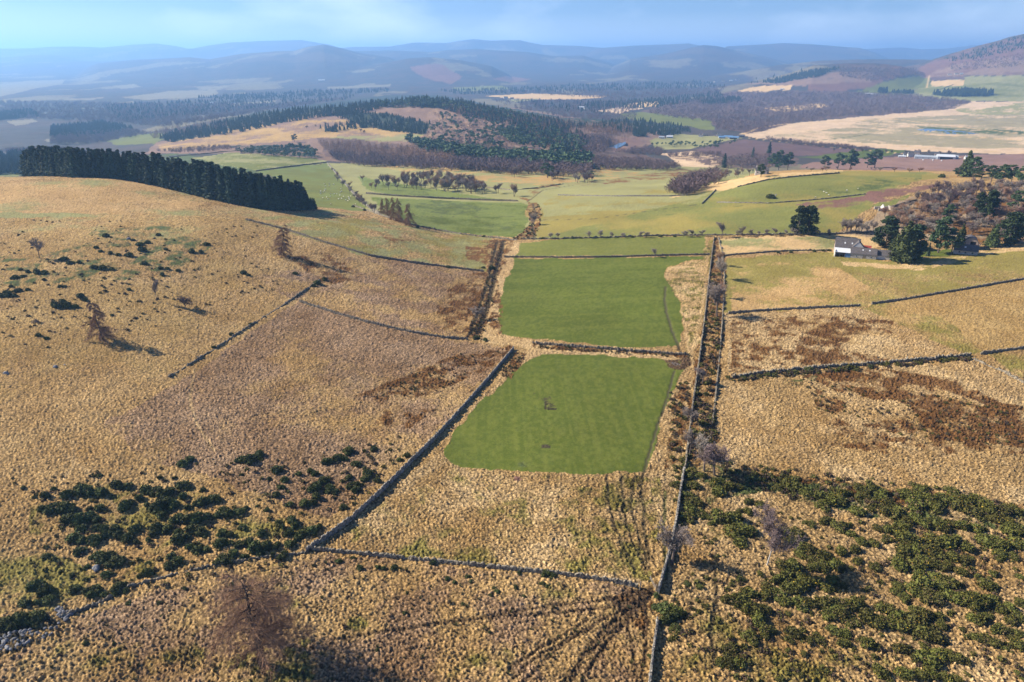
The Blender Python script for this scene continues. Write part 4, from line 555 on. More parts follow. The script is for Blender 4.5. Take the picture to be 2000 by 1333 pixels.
# each: (form, count, height m, outline)
WOODS = [
 ('con', 900, 17, [(305, 275), (330, 264), (420, 244), (500, 228), (560, 218), (640, 209), (720, 200), (760, 207), (700, 225), (640, 228), (560, 240), (500, 254), (430, 265), (340, 279)]),
 ('con', 600, 19, [(680, 212), (760, 197), (830, 193), (900, 201), (960, 214), (1010, 226), (1080, 236), (1150, 250), (1100, 256), (1000, 246), (900, 226), (850, 210), (760, 208)]),
 ('pine', 260, 18, [(700, 210), (830, 196), (960, 216), (1100, 242), (1000, 240), (850, 212)]), ('larch', 520, 19, [(860, 210), (960, 222), (1150, 245), (1240, 255), (1200, 265), (1050, 252), (900, 230)]),
 ('con', 480, 12, [(640, 222), (760, 225), (840, 243), (830, 264), (770, 258), (700, 248)]), ('con', 420, 16, [(970, 255), (1050, 240), (1130, 262), (1160, 285), (1120, 300), (1050, 285)]), ('pine', 260, 18, [(960, 260), (1050, 245), (1160, 290), (1100, 305), (1000, 285)]),
 ('larch', 260, 17, [(960, 250), (1250, 262), (1180, 300), (1060, 290)]), ('pine', 520, 20, [(790, 274), (850, 286), (920, 298), (1000, 306), (1100, 314), (1155, 308), (1155, 334), (1060, 331), (980, 324), (900, 312), (820, 296)]), ('bare', 300, 17, [(900, 318), (1155, 332), (1155, 348), (1000, 342), (880, 330)]),
 ('larch', 700, 17, [(620, 280), (700, 284), (800, 294), (900, 305), (880, 325), (760, 322), (650, 308)]), ('bare', 500, 15, [(640, 300), (760, 312), (900, 322), (1000, 330), (980, 340), (820, 332), (700, 325), (660, 318)]), ('pine', 170, 11, [(450, 295), (520, 290), (600, 288), (620, 298), (615, 310), (560, 309), (480, 303)]),
 ('bare', 420, 13, [(1150, 312), (1260, 318), (1330, 330), (1280, 335), (1150, 332)]), ('bare', 260, 15, [(1100, 262), (1200, 270), (1180, 302), (1120, 296)]), ('con', 300, 17, [(1140, 248), (1200, 236), (1260, 238), (1330, 248), (1350, 260), (1300, 267), (1200, 258)]), ('larch', 140, 16, [(1130, 240), (1220, 240), (1240, 262), (1160, 262)]),
 ('larch', 300, 16, [(290, 262), (340, 250), (440, 240), (450, 250), (380, 262), (300, 272)]), ('con', 12, 20, [(1440, 160), (1520, 145), (1600, 132), (1640, 142), (1560, 156), (1480, 172)]),
 ('con', 330, 30, [(1822, 186), (1880, 181), (1938, 184), (1938, 189), (1850, 190)]), ('con', 40, 26, [(1715, 179), (1732, 179), (1732, 183), (1715, 183)]), ('con', 60, 20, [(1742, 180), (1784, 181), (1784, 184), (1742, 184)]),
 ('con', 500, 18, [(1480, 162), (1540, 150), (1590, 138), (1640, 134), (1600, 150), (1520, 164)]), ('con', 500, 16, [(1830, 122), (1880, 106), (1950, 84), (2000, 70), (2200, 60), (2200, 80), (2000, 96), (1900, 118)]), ('bare', 500, 14, [(1640, 134), (1790, 136), (1800, 148), (1700, 160), (1640, 150)]), ('bare', 300, 12, [(1850, 128), (2000, 105), (2000, 130), (1860, 140)]),
 ('bare', 2600, 17, [(1260, 222), (1330, 200), (1420, 184), (1560, 181), (1700, 184), (1800, 189), (1900, 201), (1850, 214), (1750, 222), (1650, 229), (1560, 240), (1460, 262), (1400, 254), (1390, 240), (1300, 230)]), ('con', 240, 19, [(1360, 200), (1440, 192), (1450, 200), (1380, 206)]),
 ('con', 500, 18, [(1140, 203), (1260, 196), (1400, 182), (1420, 190), (1280, 212), (1150, 214)]), ('bare', 900, 16, [(900, 182), (1200, 176), (1420, 172), (1400, 186), (1200, 196), (1000, 182)]), ('con', 700, 18, [(860, 178), (1100, 168), (1380, 160), (1420, 172), (1200, 178), (900, 186)]),
 ('con', 500, 18, [(0, 222), (60, 218), (80, 228), (0, 236)]), ('con', 700, 17, [(100, 250), (200, 240), (260, 252), (200, 268), (100, 270)]), ('con', 420, 17, [(-60, 306), (60, 300), (130, 303), (60, 340), (-60, 345)]), ('bare', 300, 16, [(0, 300), (120, 296), (160, 300), (100, 310)]),
 ('bare', 2800, 16, [(0, 200), (300, 205), (540, 205), (500, 222), (330, 250), (200, 240), (0, 230)]), ('con', 800, 17, [(200, 208), (520, 190), (700, 185), (680, 195), (400, 225), (240, 240)]), ('bare', 600, 15, [(100, 268), (250, 256), (300, 262), (180, 282), (100, 284)]), ('con', 500, 17, [(380, 192), (620, 178), (760, 175), (760, 180), (500, 196)]),
 ('bare', 200, 11, [(1495, 272), (1560, 278), (1700, 292), (1698, 297), (1560, 284), (1495, 277)]), ('bare', 220, 13, [(1300, 378), (1340, 352), (1400, 336), (1420, 346), (1400, 362), (1340, 384)]), ('bare', 160, 12, [(1380, 318), (1440, 306), (1540, 310), (1520, 325), (1420, 330)]), ('bare', 90, 11, [(1300, 303), (1400, 300), (1410, 306), (1310, 309)]), ('pine', 60, 11, [(1270, 285), (1340, 280), (1450, 276), (1400, 292)]),
 ('pine', 130, 15, [(850, 222), (930, 230), (1000, 255), (980, 300), (840, 275)]), ('bare', 200, 12, [(850, 222), (1000, 250), (1000, 300), (830, 280)]), ('larch', 120, 15, [(860, 235), (1000, 260), (990, 300), (880, 285)]), ('con', 60, 14, [(620, 250), (700, 240), (720, 250), (640, 262)]), ('bare', 900, 15, [(960, 196), (1250, 198), (1240, 240), (1100, 232), (1000, 212)]), ('con', 160, 16, [(1000, 198), (1200, 200), (1180, 225), (1060, 215)]), ('bare', 500, 15, [(300, 250), (560, 205), (700, 190), (640, 200), (420, 235)]), ('bare', 160, 12, [(1260, 290), (1300, 296), (1290, 306), (1200, 300)]), ('bare', 260, 7, [(300, 296), (440, 285), (470, 292), (360, 300)]), ('con', 70, 15, [(1235, 256), (1262, 254), (1262, 268), (1238, 268)])]
LBL = {'con': 'dark conifer wood covering the far hills and valley, seen as one mass', 'pine': 'open pine wood on the slopes of the central hill, seen as one mass', 'bare': 'purplish leafless birch wood filling the far valley floor', 'larch': 'brown leafless larch wood on the forested central hill'}
for kind, soups, mm in (('con', FC, [M_SPRUCE, M_BARKD]), ('pine', FP, [M_PINE, M_BARK]), ('bare', FB, [M_TWP, M_BARK]), ('larch', FL, [M_TWL, M_BARKD])):
    PP = []; HH = []
    for kd, n_, h_, poly in WOODS:
        if kd != kind: continue
        p = scatter(poly, n_); PP.append(p); HH.append(h_ * RNG.uniform(.65, 1.15, n_) * np.clip(1 + (p[:, 1] - 3000) / 9000, 1, 1.5))
    P = np.concatenate(PP); H = np.concatenate(HH); merged({'con': 'conifer_wood', 'pine': 'pine_wood', 'bare': 'birch_wood', 'larch': 'larch_wood'}[kind], soups, P, H, mm, LBL[kind], W=H * {'con': 1.25, 'pine': 1.3, 'bare': 1.3, 'larch': 1.2}[kind])
# ------------------------------------------------------------------ dry stone walls and hedge banks
def mat_wall(name, c1, c2):
    m = bpy.data.materials.new(name); m.use_nodes = True; t = m.node_tree; b = t.nodes['Principled BSDF']; b.inputs['Roughness'].default_value = .92; b.inputs['Specular IOR Level'].default_value = .15
    g = N(t, 'ShaderNodeNewGeometry'); v = N(t, 'ShaderNodeTexVoronoi', Scale=2.6); v2 = N(t, 'ShaderNodeTexVoronoi', feature='DISTANCE_TO_EDGE', Scale=2.6); t.links.new(g.outputs['Position'], v.inputs['Vector']); t.links.new(g.outputs['Position'], v2.inputs['Vector'])
    mx = N(t, 'ShaderNodeMix', data_type='RGBA'); mx.inputs[6].default_value = (*c1, 1); mx.inputs[7].default_value = (*c2, 1); sx = N(t, 'ShaderNodeSeparateColor'); t.links.new(v.outputs['Color'], sx.inputs[0]); t.links.new(sx.outputs[0], mx.inputs[0]); t.links.new(mx.outputs[2], b.inputs['Base Color'])
    bp = N(t, 'ShaderNodeBump', Strength=1.0, Distance=.12); t.links.new(v2.outputs[0], bp.inputs['Height']); t.links.new(bp.outputs[0], b.inputs['Normal']); return m
M_WALL = mat_wall('drystone', (.06, .055, .048), (.34, .31, .26)); M_WALLB = mat_wall('drystone_mossy', (.075, .066, .05), (.27, .23, .17)); M_BANK = mat('earth_bank', (.10, .07, .035), var=.5, scale=.8, coord='World', bump=.8)
def line_pts(line, step, rough=0):
    q = []
    for a, b in zip(line[:-1], line[1:]):
        for k in range(5): q.append((a[0] + (b[0] - a[0]) * k / 5, a[1] + (b[1] - a[1]) * k / 5))
    q.append(line[-1]); q = np.array(q, float); P = at(q[:, 0], q[:, 1])[:, :2]; d = np.concatenate([[0], np.cumsum(np.hypot(*np.diff(P, axis=0).T))]); n = max(3, int(d[-1] / step)); t = np.linspace(0, d[-1], n + 1)
    return np.stack([np.interp(t, d, P[:, 0]), np.interp(t, d, P[:, 1])], -1)
def wall(line, label, h=1.35, w=.5, m=None, step=None, rough=.2, name='stone_wall', gap=0.0, group=None, cat='wall'):
    Y = at(*line[0])[0][1]; step = step or (.45 if Y < 450 else 1.2 if Y < 900 else 3.0); h = h * (1 if Y < 700 else 1.25); w = w * (1 if Y < 700 else 1.4); P = line_pts(line, step); n = len(P)
    T = np.gradient(P, axis=0); T /= np.linalg.norm(T, axis=1, keepdims=True); Nn = np.stack([-T[:, 1], T[:, 0]], -1); z = zf(P[:, 0], P[:, 1]); s = np.arange(n) * step
    H = h * (1 + .35 * (fbm(s / 14, s * 0 + 3.3, 3, 7) - .5)) + RNG.normal(0, rough, n); 
    if gap: H = np.where(fbm(s / 9, s * 0 + h, 3, 17) < gap, H * .35, H)
    prof = [(-.62, -.5), (-.52, .45), (-.36, .97), (.34, 1.0), (.50, .5), (.62, -.5)]; V = []
    for a, b in prof:
        off = a * w + RNG.normal(0, rough * .35, n); V.append(np.concatenate([P + Nn * off[:, None], (z + np.where(b < 0, -.5, b * H) + RNG.normal(0, rough * .3, n) * (b > 0))[:, None]], 1))
    k = len(prof); v = np.stack(V, 1).reshape(-1, 3); i = np.arange(n - 1)[:, None] * k + np.arange(k - 1)[None]; f = np.stack([i, i + k, i + k + 1, i + 1], -1).reshape(-1, 4)
    cap = np.array([[0, 1, 2, 3], [0, 3, 4, 5], [(n - 1) * k + c for c in (3, 2, 1, 0)], [(n - 1) * k + c for c in (5, 4, 3, 0)]]); me = mesh_np(name, v, np.concatenate([f, cap]), m or M_WALL)
    return link(name, me, label=label, cat=cat, group=group)
W_ = wall
W_([(1003, 683), (970, 722), (940, 757), (860, 847), (800, 907), (740, 967), (680, 1021), (632, 1055), (598, 1079)], 'long diagonal dry stone wall along the left of the nearest green field', h=1.6, w=.45)
W_([(600, 1073), (700, 1083), (850, 1098), (1000, 1113), (1100, 1123), (1180, 1134), (1246, 1147)], 'rough stone wall crossing the foreground from the diagonal wall to the gateway', h=1.1, w=.6, rough=.2, m=M_WALLB, gap=.36)
W_([(1285, 1158), (1296, 1120), (1305, 1088), (1314, 1050), (1322, 1010), (1328, 965), (1336, 920)], 'pale stone wall running up from the gateway under the round brown tree', h=2.0, w=.6)
W_([(1262, 1480), (1268, 1340), (1276, 1270), (1284, 1215)], 'narrow stone wall at the bottom edge below the gorse by the gateway', h=1.5, w=.5)
W_([(1338, 915), (1348, 830), (1356, 770), (1366, 700), (1374, 640), (1383, 560), (1390, 500), (1395, 464)], 'dark mossy wall beside the two green fields, left side of the bushy strip', h=1.3, w=.5, m=M_WALLB, rough=.3, gap=.42)
W_([(1387, 860), (1396, 790), (1403, 720), (1409, 650), (1413, 590), (1415, 540), (1412, 500), (1403, 464)], 'broken mossy wall on the right side of the bushy strip', h=1.0, w=.5, m=M_WALLB, rough=.25, gap=.5)
W_([(120, 1205), (190, 1180), (250, 1147), (350, 1120), (440, 1100), (520, 1088), (598, 1080)], 'low stone wall under the lower-left gorse thicket', h=.5, w=.4, m=M_WALLB, gap=.4)
W_([(480, 430), (560, 450), (640, 476), (720, 500), (800, 513), (900, 526), (945, 531)], 'thin dark wall curving down the left hill below the conifer plantation', h=1.3, m=M_WALLB)
W_([(585, 590), (650, 611), (720, 631), (800, 649), (870, 661), (915, 664)], 'thin wall curving across the reddish pasture on the left', h=1.2, m=M_WALLB)
W_([(330, 737), (420, 682), (480, 642), (560, 592), (625, 548)], 'ruined grassy dyke slanting up the left hill past the red larch', h=.7, m=M_WALLB, rough=.25, gap=.5)
W_([(985, 503), (1100, 504), (1200, 503), (1300, 500), (1386, 498)], 'stone wall between the small top green field and the large green field', h=1.2, m=M_WALLB)
W_([(1040, 672), (1150, 680), (1250, 688), (1345, 695)], 'rough wall and bank between the two large green fields', h=1.2, m=M_WALLB, rough=.3)
W_([(1020, 468), (1100, 467), (1200, 464), (1300, 461), (1400, 460), (1500, 459), (1640, 457), (1700, 455)], 'hedge-lined wall along the far side of the near fields, right of the burn', h=1.1, m=M_WALLB, rough=.3, w=.85)
W_([(690, 402), (740, 420), (800, 439), (850, 449), (900, 458), (960, 465), (1010, 470)], 'dark wall along the foot of the left hill above the green valley fields', h=1.1, m=M_WALLB, rough=.3, w=.85)
W_([(1416, 500), (1500, 493), (1560, 490), (1625, 490)], 'wall leading from the bushy strip to the old farm steading', h=1.0, m=M_WALLB, rough=.2)
W_([(1422, 613), (1500, 607), (1600, 602), (1680, 598)], 'left half of the wall below the olive field on the right', h=1.2, m=M_WALLB); W_([(1702, 595), (1800, 580), (1900, 563), (2000, 546), (2200, 512)], 'right half of the wall below the olive field on the right', h=1.2, m=M_WALLB)
W_([(1430, 738), (1500, 728), (1600, 719), (1700, 712), (1800, 704), (1895, 696)], 'overgrown dark wall between the two bracken pastures on the right', h=1.3, m=M_WALLB, rough=.35, w=.85); W_([(1915, 692), (2000, 681), (2200, 655)], 'clean wall end at the right edge above the bracken pasture', h=1.2, m=M_WALLB)
W_([(1900, 702), (1960, 727), (2000, 750), (2150, 810)], 'broken wall running down to the right edge of the bracken pasture', h=.9, m=M_WALLB, gap=.5, rough=.25)
W_([(715, 379), (780, 384), (870, 389), (950, 392), (1012, 394)], 'black dyke across the green fields left of the burn', h=1.6, m=M_WALLB)
W_([(640, 320), (665, 350), (695, 385), (728, 412), (742, 420)], 'pale wall along the right of the sheep field', h=1.2); W_([(650, 330), (680, 365), (712, 398), (740, 415)], 'darker inner wall beside the sheep field track', h=1.0, m=M_WALLB)
W_([(500, 335), (570, 326), (637, 318)], 'dark wall at the top of the sheep field', h=1.5, m=M_WALLB); W_([(330, 308), (440, 297), (560, 290)], 'distant wall below the brown hillside above the plantation', h=1.4, m=M_WALLB)
W_([(1371, 399), (1384, 386), (1398, 372)], 'short stone wall on the right hillock slope', h=1.3); W_([(1400, 396), (1500, 398), (1580, 392), (1640, 386), (1690, 380)], 'faint wall contouring across the hillock field', h=.9)
W_([(1440, 366), (1500, 352), (1560, 345), (1640, 339)], 'bushy bank along the crest of the hillock field', h=1.0, m=M_WALLB, rough=.3); W_([(1735, 408), (1760, 400), (1790, 392)], 'dark wall by the ruined byre on the right', h=1.5, m=M_WALLB)
W_([(1905, 488), (1950, 480), (2000, 474), (2150, 455)], 'dark wall right of the arched barn', h=1.3, m=M_WALLB); W_([(1090, 382), (1200, 384), (1300, 384), (1345, 382)], 'faint wall beyond the burn at the foot of the pale field', h=1.0)
W_([(840, 352), (870, 350), (920, 343)], 'short wall above the bare trees of the valley', h=1.1, m=M_WALLB); W_([(1830, 178), (1850, 170), (1862, 166)], 'distant pale wall by the square conifer block', h=2.0)
W_([(860, 355), (940, 366), (1000, 372), (1050, 368), (1100, 360)], 'winding bank beside the stream in the central valley', h=1.0, m=M_WALLB, gap=.4)
# ------------------------------------------------------------------ gorse and broom bushes
K = .3623
LB = '985,148,35 1025,125,30 1300,125,35 1345,125,40 1400,95,35 1385,110,30 1490,180,35 1760,135,38 1815,115,35 1850,120,28 1880,80,35 1915,150,25 1695,200,28 1670,185,20 1610,205,20 1535,235,28 1300,212,17 1450,230,16 1515,275,28 1490,315,28 1700,275,42 1745,240,35 1775,280,40 1800,300,30 1705,325,38 1880,225,28 1900,265,35 1915,290,30 1640,360,42 1680,360,30 1560,368,28 1440,400,16 1385,380,14 860,225,18 940,228,15 990,262,45 630,262,40 685,268,38 1095,290,22 545,215,14 790,285,50 850,295,50 900,310,38 925,295,28 985,325,28 750,335,30 440,285,50 480,295,45 545,305,42 360,315,38 245,320,35 290,285,20 125,280,18 190,330,15 1085,355,42 1120,350,35 1155,335,40 675,375,45 705,360,25 540,385,35 480,392,20 850,380,50 890,360,50 935,370,40 1010,385,28 790,370,22 230,395,30 290,385,50 350,380,55 380,395,40 870,425,35 1195,405,50 1235,415,38 1290,405,35 1325,390,20 370,440,50 430,440,55 480,430,45 520,450,30 960,445,42 1010,445,50 1070,440,50 1120,430,30 1310,490,28 1410,520,32 1575,455,38 1590,480,30 1560,520,35 1500,465,20 1525,490,20 1620,530,35 1680,510,40 1720,490,25 440,495,42 520,490,38 560,500,38 620,500,35 590,530,28 730,500,42 845,490,48 900,500,38 960,520,32 1030,500,45 1075,510,45 1100,530,30 1200,520,35 1240,530,28 395,545,48 440,560,35 510,555,50 570,535,28 690,545,38 730,570,20 640,530,35 800,560,22 820,530,30 960,555,52 1000,540,30 1060,610,42 1110,610,30 1025,600,28 1190,575,40 1245,575,28 1290,580,32 1340,570,32 1370,600,50 1430,590,45 1480,600,28 1500,580,22 1560,580,40 1600,560,22 1195,660,42 1240,670,28 1260,630,35 1315,650,28 1400,635,28 1525,640,35 1470,640,20 430,615,38 250,645,28 290,665,18 525,640,45 570,650,55 620,670,50 650,680,35 470,705,25 430,720,14 570,745,32 390,755,22 465,775,20 510,725,14 920,650,30 960,670,42 910,700,35 800,685,18 795,735,38 750,755,20 180,800,45 225,800,38 240,840,45 290,830,20 130,900,40 250,880,45 200,895,30 405,820,40 470,835,30 520,820,45 490,855,35 560,850,28 640,810,45 680,830,25 625,845,25 40,1000,55 110,980,58 180,975,55 220,965,35 60,1030,35 195,1020,28 1250,800,18 1300,770,15 995,820,16 860,900,18 695,900,18 875,970,14 460,1120,18 615,1120,14 1825,675,20 1665,770,12 1905,660,16'
MB_ = '35,675,18 105,660,14 145,712,22 240,710,15 272,712,16 332,708,24 540,685,22 1150,740,30 1180,750,25 620,770,18 655,790,15 730,760,18 745,785,16 870,820,16 885,840,18 850,860,15 985,815,20 1030,865,15 1130,795,18 1005,740,15 1155,810,14 390,955,16 845,1060,12 240,1155,14 700,905,12 400,845,12 1745,860,22 1790,930,60 1755,920,40 1830,960,48 1800,980,45 1850,1030,28 1910,800,20 1715,1190,22 85,75,30 35,115,28 220,70,22 400,105,22 360,130,18 135,150,25 190,200,32 130,265,28 240,240,22 170,230,28 15,300,22 1855,260,25 1900,320,35 1855,225,15 60,385,25'
RB = '215,50,30 110,150,20 90,125,22 140,190,25 200,210,28 130,220,25 60,265,28 110,270,25 160,270,35 290,255,40 330,270,35 280,290,38 370,270,25 120,330,42 150,345,40 110,370,35 140,400,38 180,415,42 90,430,35 130,440,35 215,430,25 310,430,55 350,440,55 400,490,60 350,500,55 440,510,42 400,560,42 250,475,22 445,355,26 505,375,28 450,410,28 395,405,20 640,520,42 690,540,45 660,570,40 725,520,25 610,520,25 770,470,30 850,465,28 870,450,30 940,480,42 980,485,25 1007,530,28 1060,570,35 1110,575,30 1035,560,20 940,610,35 1020,615,32 750,600,42 780,610,38 720,630,35 620,680,42 680,690,45 790,660,40 850,650,45 900,690,50 850,690,45 930,710,40 800,700,40 1035,670,28 1130,700,30 660,750,45 720,760,45 790,780,50 740,800,50 660,810,50 850,800,45 900,770,35 950,800,35 600,770,35 540,800,40 460,850,45 400,880,48 350,880,45 430,920,45 480,930,45 540,930,38 540,850,45 600,850,45 410,770,25 510,740,22 120,795,22 180,810,22 210,915,22 180,945,18 660,890,45 720,900,50 780,900,50 850,900,50 900,930,50 960,900,50 1020,910,50 1080,960,50 1130,1000,55 1180,990,45 1150,920,45 1210,930,45 1250,970,50 1280,1020,50 1320,990,60 1370,1040,62 1430,1050,60 1400,960,50 1480,1020,40 1480,970,38 1350,940,40 950,960,45 870,960,38 1000,1000,40 900,1040,40 970,1050,35 500,990,45 550,1040,40 530,1070,35 460,1085,42 680,1055,42 820,1080,32 760,1095,28 660,960,20 680,1110,18 950,1110,35 1100,1120,45 1060,1100,28 1140,1140,28 360,1090,18 340,1140,35 340,1200,50 370,1220,45 300,1215,35 30,930,55 50,1040,28 620,1310,30 720,1285,20 660,1160,18 745,1170,25 1160,1270,45 1190,1290,35 1300,1280,50 1360,1270,45 1430,1280,45 1490,1290,40 1560,1300,30 1420,1200,60 1360,1190,38 1450,1160,50 1290,1150,45 1400,1140,35 1570,1190,45 1620,1210,30 1530,1170,30 640,250,38 690,260,55 740,290,45 570,225,18 600,270,28 830,320,45 880,340,45 850,380,40 930,350,50 960,310,35 1040,280,35 1100,290,40 1060,320,35 1040,400,40 1200,360,45 1240,400,50 1180,400,45 1160,320,45 1290,310,42 1350,330,45 1380,290,40 1340,370,45 1430,340,50 1500,330,50 1540,300,35 1460,380,50 1560,370,50 1620,350,50 1680,340,45 1660,400,50 1740,380,50 1800,400,45 1760,440,40 1880,400,38 1920,410,30 1850,450,30 1140,490,30 1190,500,38 1260,480,45 1300,460,40 1350,440,40 1400,460,45 1450,470,45 1300,540,60 1350,560,45 1280,560,40 1190,555,30 1500,500,40 1550,470,30 1600,480,40 1660,490,35 1690,500,25 1430,540,50 1500,560,50 1560,560,45 1610,590,38 1640,600,28 1290,620,50 1340,610,50 1400,600,50 1460,620,45 1330,680,50 1260,690,50 1390,670,42 1450,690,45 1500,710,35 1370,740,45 1440,750,42 1510,690,30 1540,640,38 1590,660,42 1640,660,20 1400,790,50 1470,800,42 1530,780,50 1560,800,30 1420,850,60 1380,860,40 1460,860,35 1260,810,30 1310,810,42 1240,830,28 1280,860,28 1290,890,25 1600,735,35 1720,790,45 1740,795,38 1770,740,24 1915,765,22 1680,760,20 1560,870,45 1620,870,60 1690,890,65 1740,880,50 1650,910,45 1720,560,50 1780,570,50 1840,500,50 1900,500,50 1880,560,50 1800,620,38 1850,640,35 1920,590,30 1720,500,20 1810,660,25 1650,970,35 1700,985,42 1740,970,25 1800,930,42 1850,920,40 1910,900,30 1860,990,40 1910,980,35 1830,1040,38 1780,1040,30 1890,1060,30 1660,1080,28 1720,1090,40 1780,1110,38 1820,1140,25 1900,1130,40 1870,1090,30 1600,1040,18 1900,1280,20 1920,1310,15'
LM2 = '575,165,28 720,190,18 750,145,12 760,210,30 800,200,25 700,270,30 770,240,35 640,270,22 520,230,20 545,250,20 600,260,22 860,160,22 905,160,12 1120,210,28 900,240,18 885,265,15 1040,250,30 1090,255,22 980,255,14 345,290,28 380,310,28 430,310,24 95,315,16 510,335,28 560,340,32 610,345,22 785,315,28 780,295,15 870,340,22 910,345,18 965,355,18 880,375,20 930,378,16 715,350,16 750,365,14 1100,300,14 1050,298,14 1320,365,28 1345,380,18 1600,370,22 1630,370,14 1670,380,14 1760,400,25 1720,420,32 1700,435,20 115,350,18 200,360,35 240,365,30 150,360,22 80,390,28 125,385,25 240,405,18 170,380,15 60,440,22 100,460,30 150,460,20 40,480,38 0,490,28 80,490,22 160,490,16 330,440,22 350,440,18 435,490,35 460,510,25 300,540,40 360,540,42 410,550,25 340,525,30 200,530,12 700,458,18 770,465,14 935,418,14 745,440,12 720,485,8 1255,700,22 1240,720,16 1280,690,14 1160,770,18 210,705,25 250,720,20 80,715,16 530,560,14 1360,645,18 1330,660,15 440,465,12 640,310,15 590,290,15 470,350,15'
def crop(s, ox, oy, k): return [(ox + a * k, oy + b * k, c * k) for a, b, c in (map(float, t.split(',')) for t in s.split())]
def where_left(x, y):
    if x < 110 and y > 1170: return 'above the heap of grey boulders at the lower left'
    if x < 280 and y > 1125: return 'on the low wall left of the lone larch'
    if y > 1100: return 'dotted on the foreground slope above the lone larch'
    if x > 530 and y > 1000 and x < 660: return 'against the bottom end of the long diagonal wall'
    if x > 600: return 'on the tussocky slope close to the long diagonal wall'
    if x > 440 and y < 1010: return 'scattered on the slope between thicket and diagonal wall'
    if x < 215: return 'at the left end of the lower-left thicket'
    if y > 1050: return 'along the lower edge of the lower-left thicket'
    return 'in the middle of the big lower-left thicket'
def where_mid(x, y):
    if y > 1090 and x < 1230: return 'along the wall crossing the foreground'
    if x < 1100: return 'on the slope close to the long diagonal wall'
    if y > 1150: return 'below the gateway beside the bottom wall'
    return 'under the pale wall above the gateway'
def where_right(x, y):
    if x < 1400 and y < 1025: return 'beside the wall where the bushy strip begins'
    if x < 1400: return 'on the ground right of the gateway wall'
    if y < 1010: return 'in the scrub band crossing the right pasture'
    if x < 1620 and y < 1060: return 'around the white-stemmed birch'
    if x > 1850: return 'near the right edge of the lower-right thicket'
    if x > 1730 and y < 1150: return 'in the upper arm of the lower-right thicket'
    if y > 1290: return 'along the bottom edge of the lower-right thicket'
    if y > 1150: return 'in the lower arm of the lower-right thicket'
    return 'in the middle of the lower-right thicket'
def where_hill(x, y):
    if y < 470: return 'on the brow of the left hill below the plantation'
    if x > 560: return 'under the leaning larch on the left hill'
    if x > 400: return 'on the ruined dyke of the left hill'
    if y > 580: return 'by the fallen grey tree on the left hill'
    if x < 130: return 'at the left edge of the hill scrub'
    return 'in the scrub on the upper left hill'
ALLB = []
for s_, ox, oy, wh, kind in ((LB, 0, 850, where_left, 'b'), (MB_, 650, 850, where_mid, 'b'), (RB, 1300, 850, where_right, 'g'), (LM2, 0, 400, where_hill, 'b')):
    k = .3601 if wh is where_hill else K
    for x, y, r in crop(s_, ox, oy, k): ALLB.append((x, y, r * (.78 if wh is where_hill else .98 if wh is where_left else 1.06), wh, kind))
xs = np.array([b[0] for b in ALLB]); ys = np.array([b[1] for b in ALLB]); rs_ = np.array([b[2] for b in ALLB]); PB = at(xs, ys + rs_ * .42)
order = np.argsort(-rs_); cnt = {'b': 0, 'g': 0}; rest = {'b': [], 'g': []}; GA = [g.arr() for g in GS]; BA = [g.arr() for g in BS]
def bush(P, R, kind, x, y, wh, zs=1.0):
    sz = 'large' if R > 2.6 else 'mid-sized' if R > 1.5 else 'small'; k = random.randrange(5 if kind == 'g' else 3); me = GM[k] if kind == 'g' else BM[k]
    col = 'olive-green gorse bush' + (' with yellow flowers' if k in (2, 4) else '') if kind == 'g' else 'dark green broom bush'; lb = f'{sz} {col} {wh(x, y)}'; lb = lb.replace(' with yellow flowers', ' in flower') if len(lb.replace('-', ' ').split()) > 16 else lb
    return link('gorse_bush' if kind == 'g' else 'broom_bush', me, loc=(P[0], P[1], P[2] - .1), rz=random.uniform(0, 6.28), scale=(R * random.uniform(.95, 1.25), R * random.uniform(.85, 1.1), R * random.uniform(.8, 1.15) * zs), label=lb, cat='bush', group=f'{sz} {"gorse" if kind == "g" else "broom"} bushes {wh(x, y)}')
for i in order:
    x, y, r, wh, kind = ALLB[i]; P = PB[i]; R = r * pix_m(P) * 1.08; cnt[kind] += 1
    if cnt[kind] > 296: rest[kind].append((P, R)); continue
    bush(P, R, kind, x, y, wh)
# the smallest scrub, far past counting: heather, rushes and seedling gorse
def many(poly, n, r0, r1):
    p = scatter(poly, n); return [(q, random.uniform(r0, r1)) for q in p]
sm = rest['g'] + many([(1330, 1000), (2000, 1010), (2000, 1333), (1300, 1333)], 500, .35, 1.0) + many([(1400, 900), (1750, 940), (2000, 985), (2000, 1040), (1700, 1000), (1450, 960)], 190, .5, 1.3) + many([(20, 930), (640, 890), (620, 1090), (120, 1200), (60, 1100)], 240, .35, .9) + many([(1310, 760), (1345, 740), (1335, 900), (1320, 1000), (1305, 920)], 60, .5, 1.2) + many([(1340, 900), (1395, 860), (1402, 700), (1412, 500), (1396, 470), (1372, 680)], 190, .5, 1.7) + many([(0, 430), (500, 430), (560, 560), (300, 640), (0, 700)], 330, .3, .9) + many([(640, 880), (800, 850), (740, 960), (640, 1020)], 60, .4, .9) + many([(1420, 738), (1600, 722), (1895, 698), (1895, 704), (1600, 730), (1420, 746)], 150, .5, 1.5) + many([(1560, 740), (1960, 790), (2000, 870), (1780, 860), (1600, 800)], 260, .3, .8)
P = np.array([a for a, b in sm]); R = np.array([b for a, b in sm]); P[:, 2] -= .05
sg = [Soup() for _ in range(4)]; 
for k, s in enumerate(sg):
    D = sph(75); D = D[D[:, 2] > -.2]; s.leaves(D * RNG.uniform(.6, 1.0, (len(D), 1)) * np.array([1, 1, .8]) + np.array([0, 0, .2]), .2, 0 if k % 2 else 1, aspect=.6); s.leaves(sph(16) * .5 + np.array([0, 0, .3]), .3, 0)
merged('low_scrub', [s.arr() for s in sg], P, R, [M_GORSE, M_HEATHER], 'low gorse seedlings and heather speckling the rough pastures')
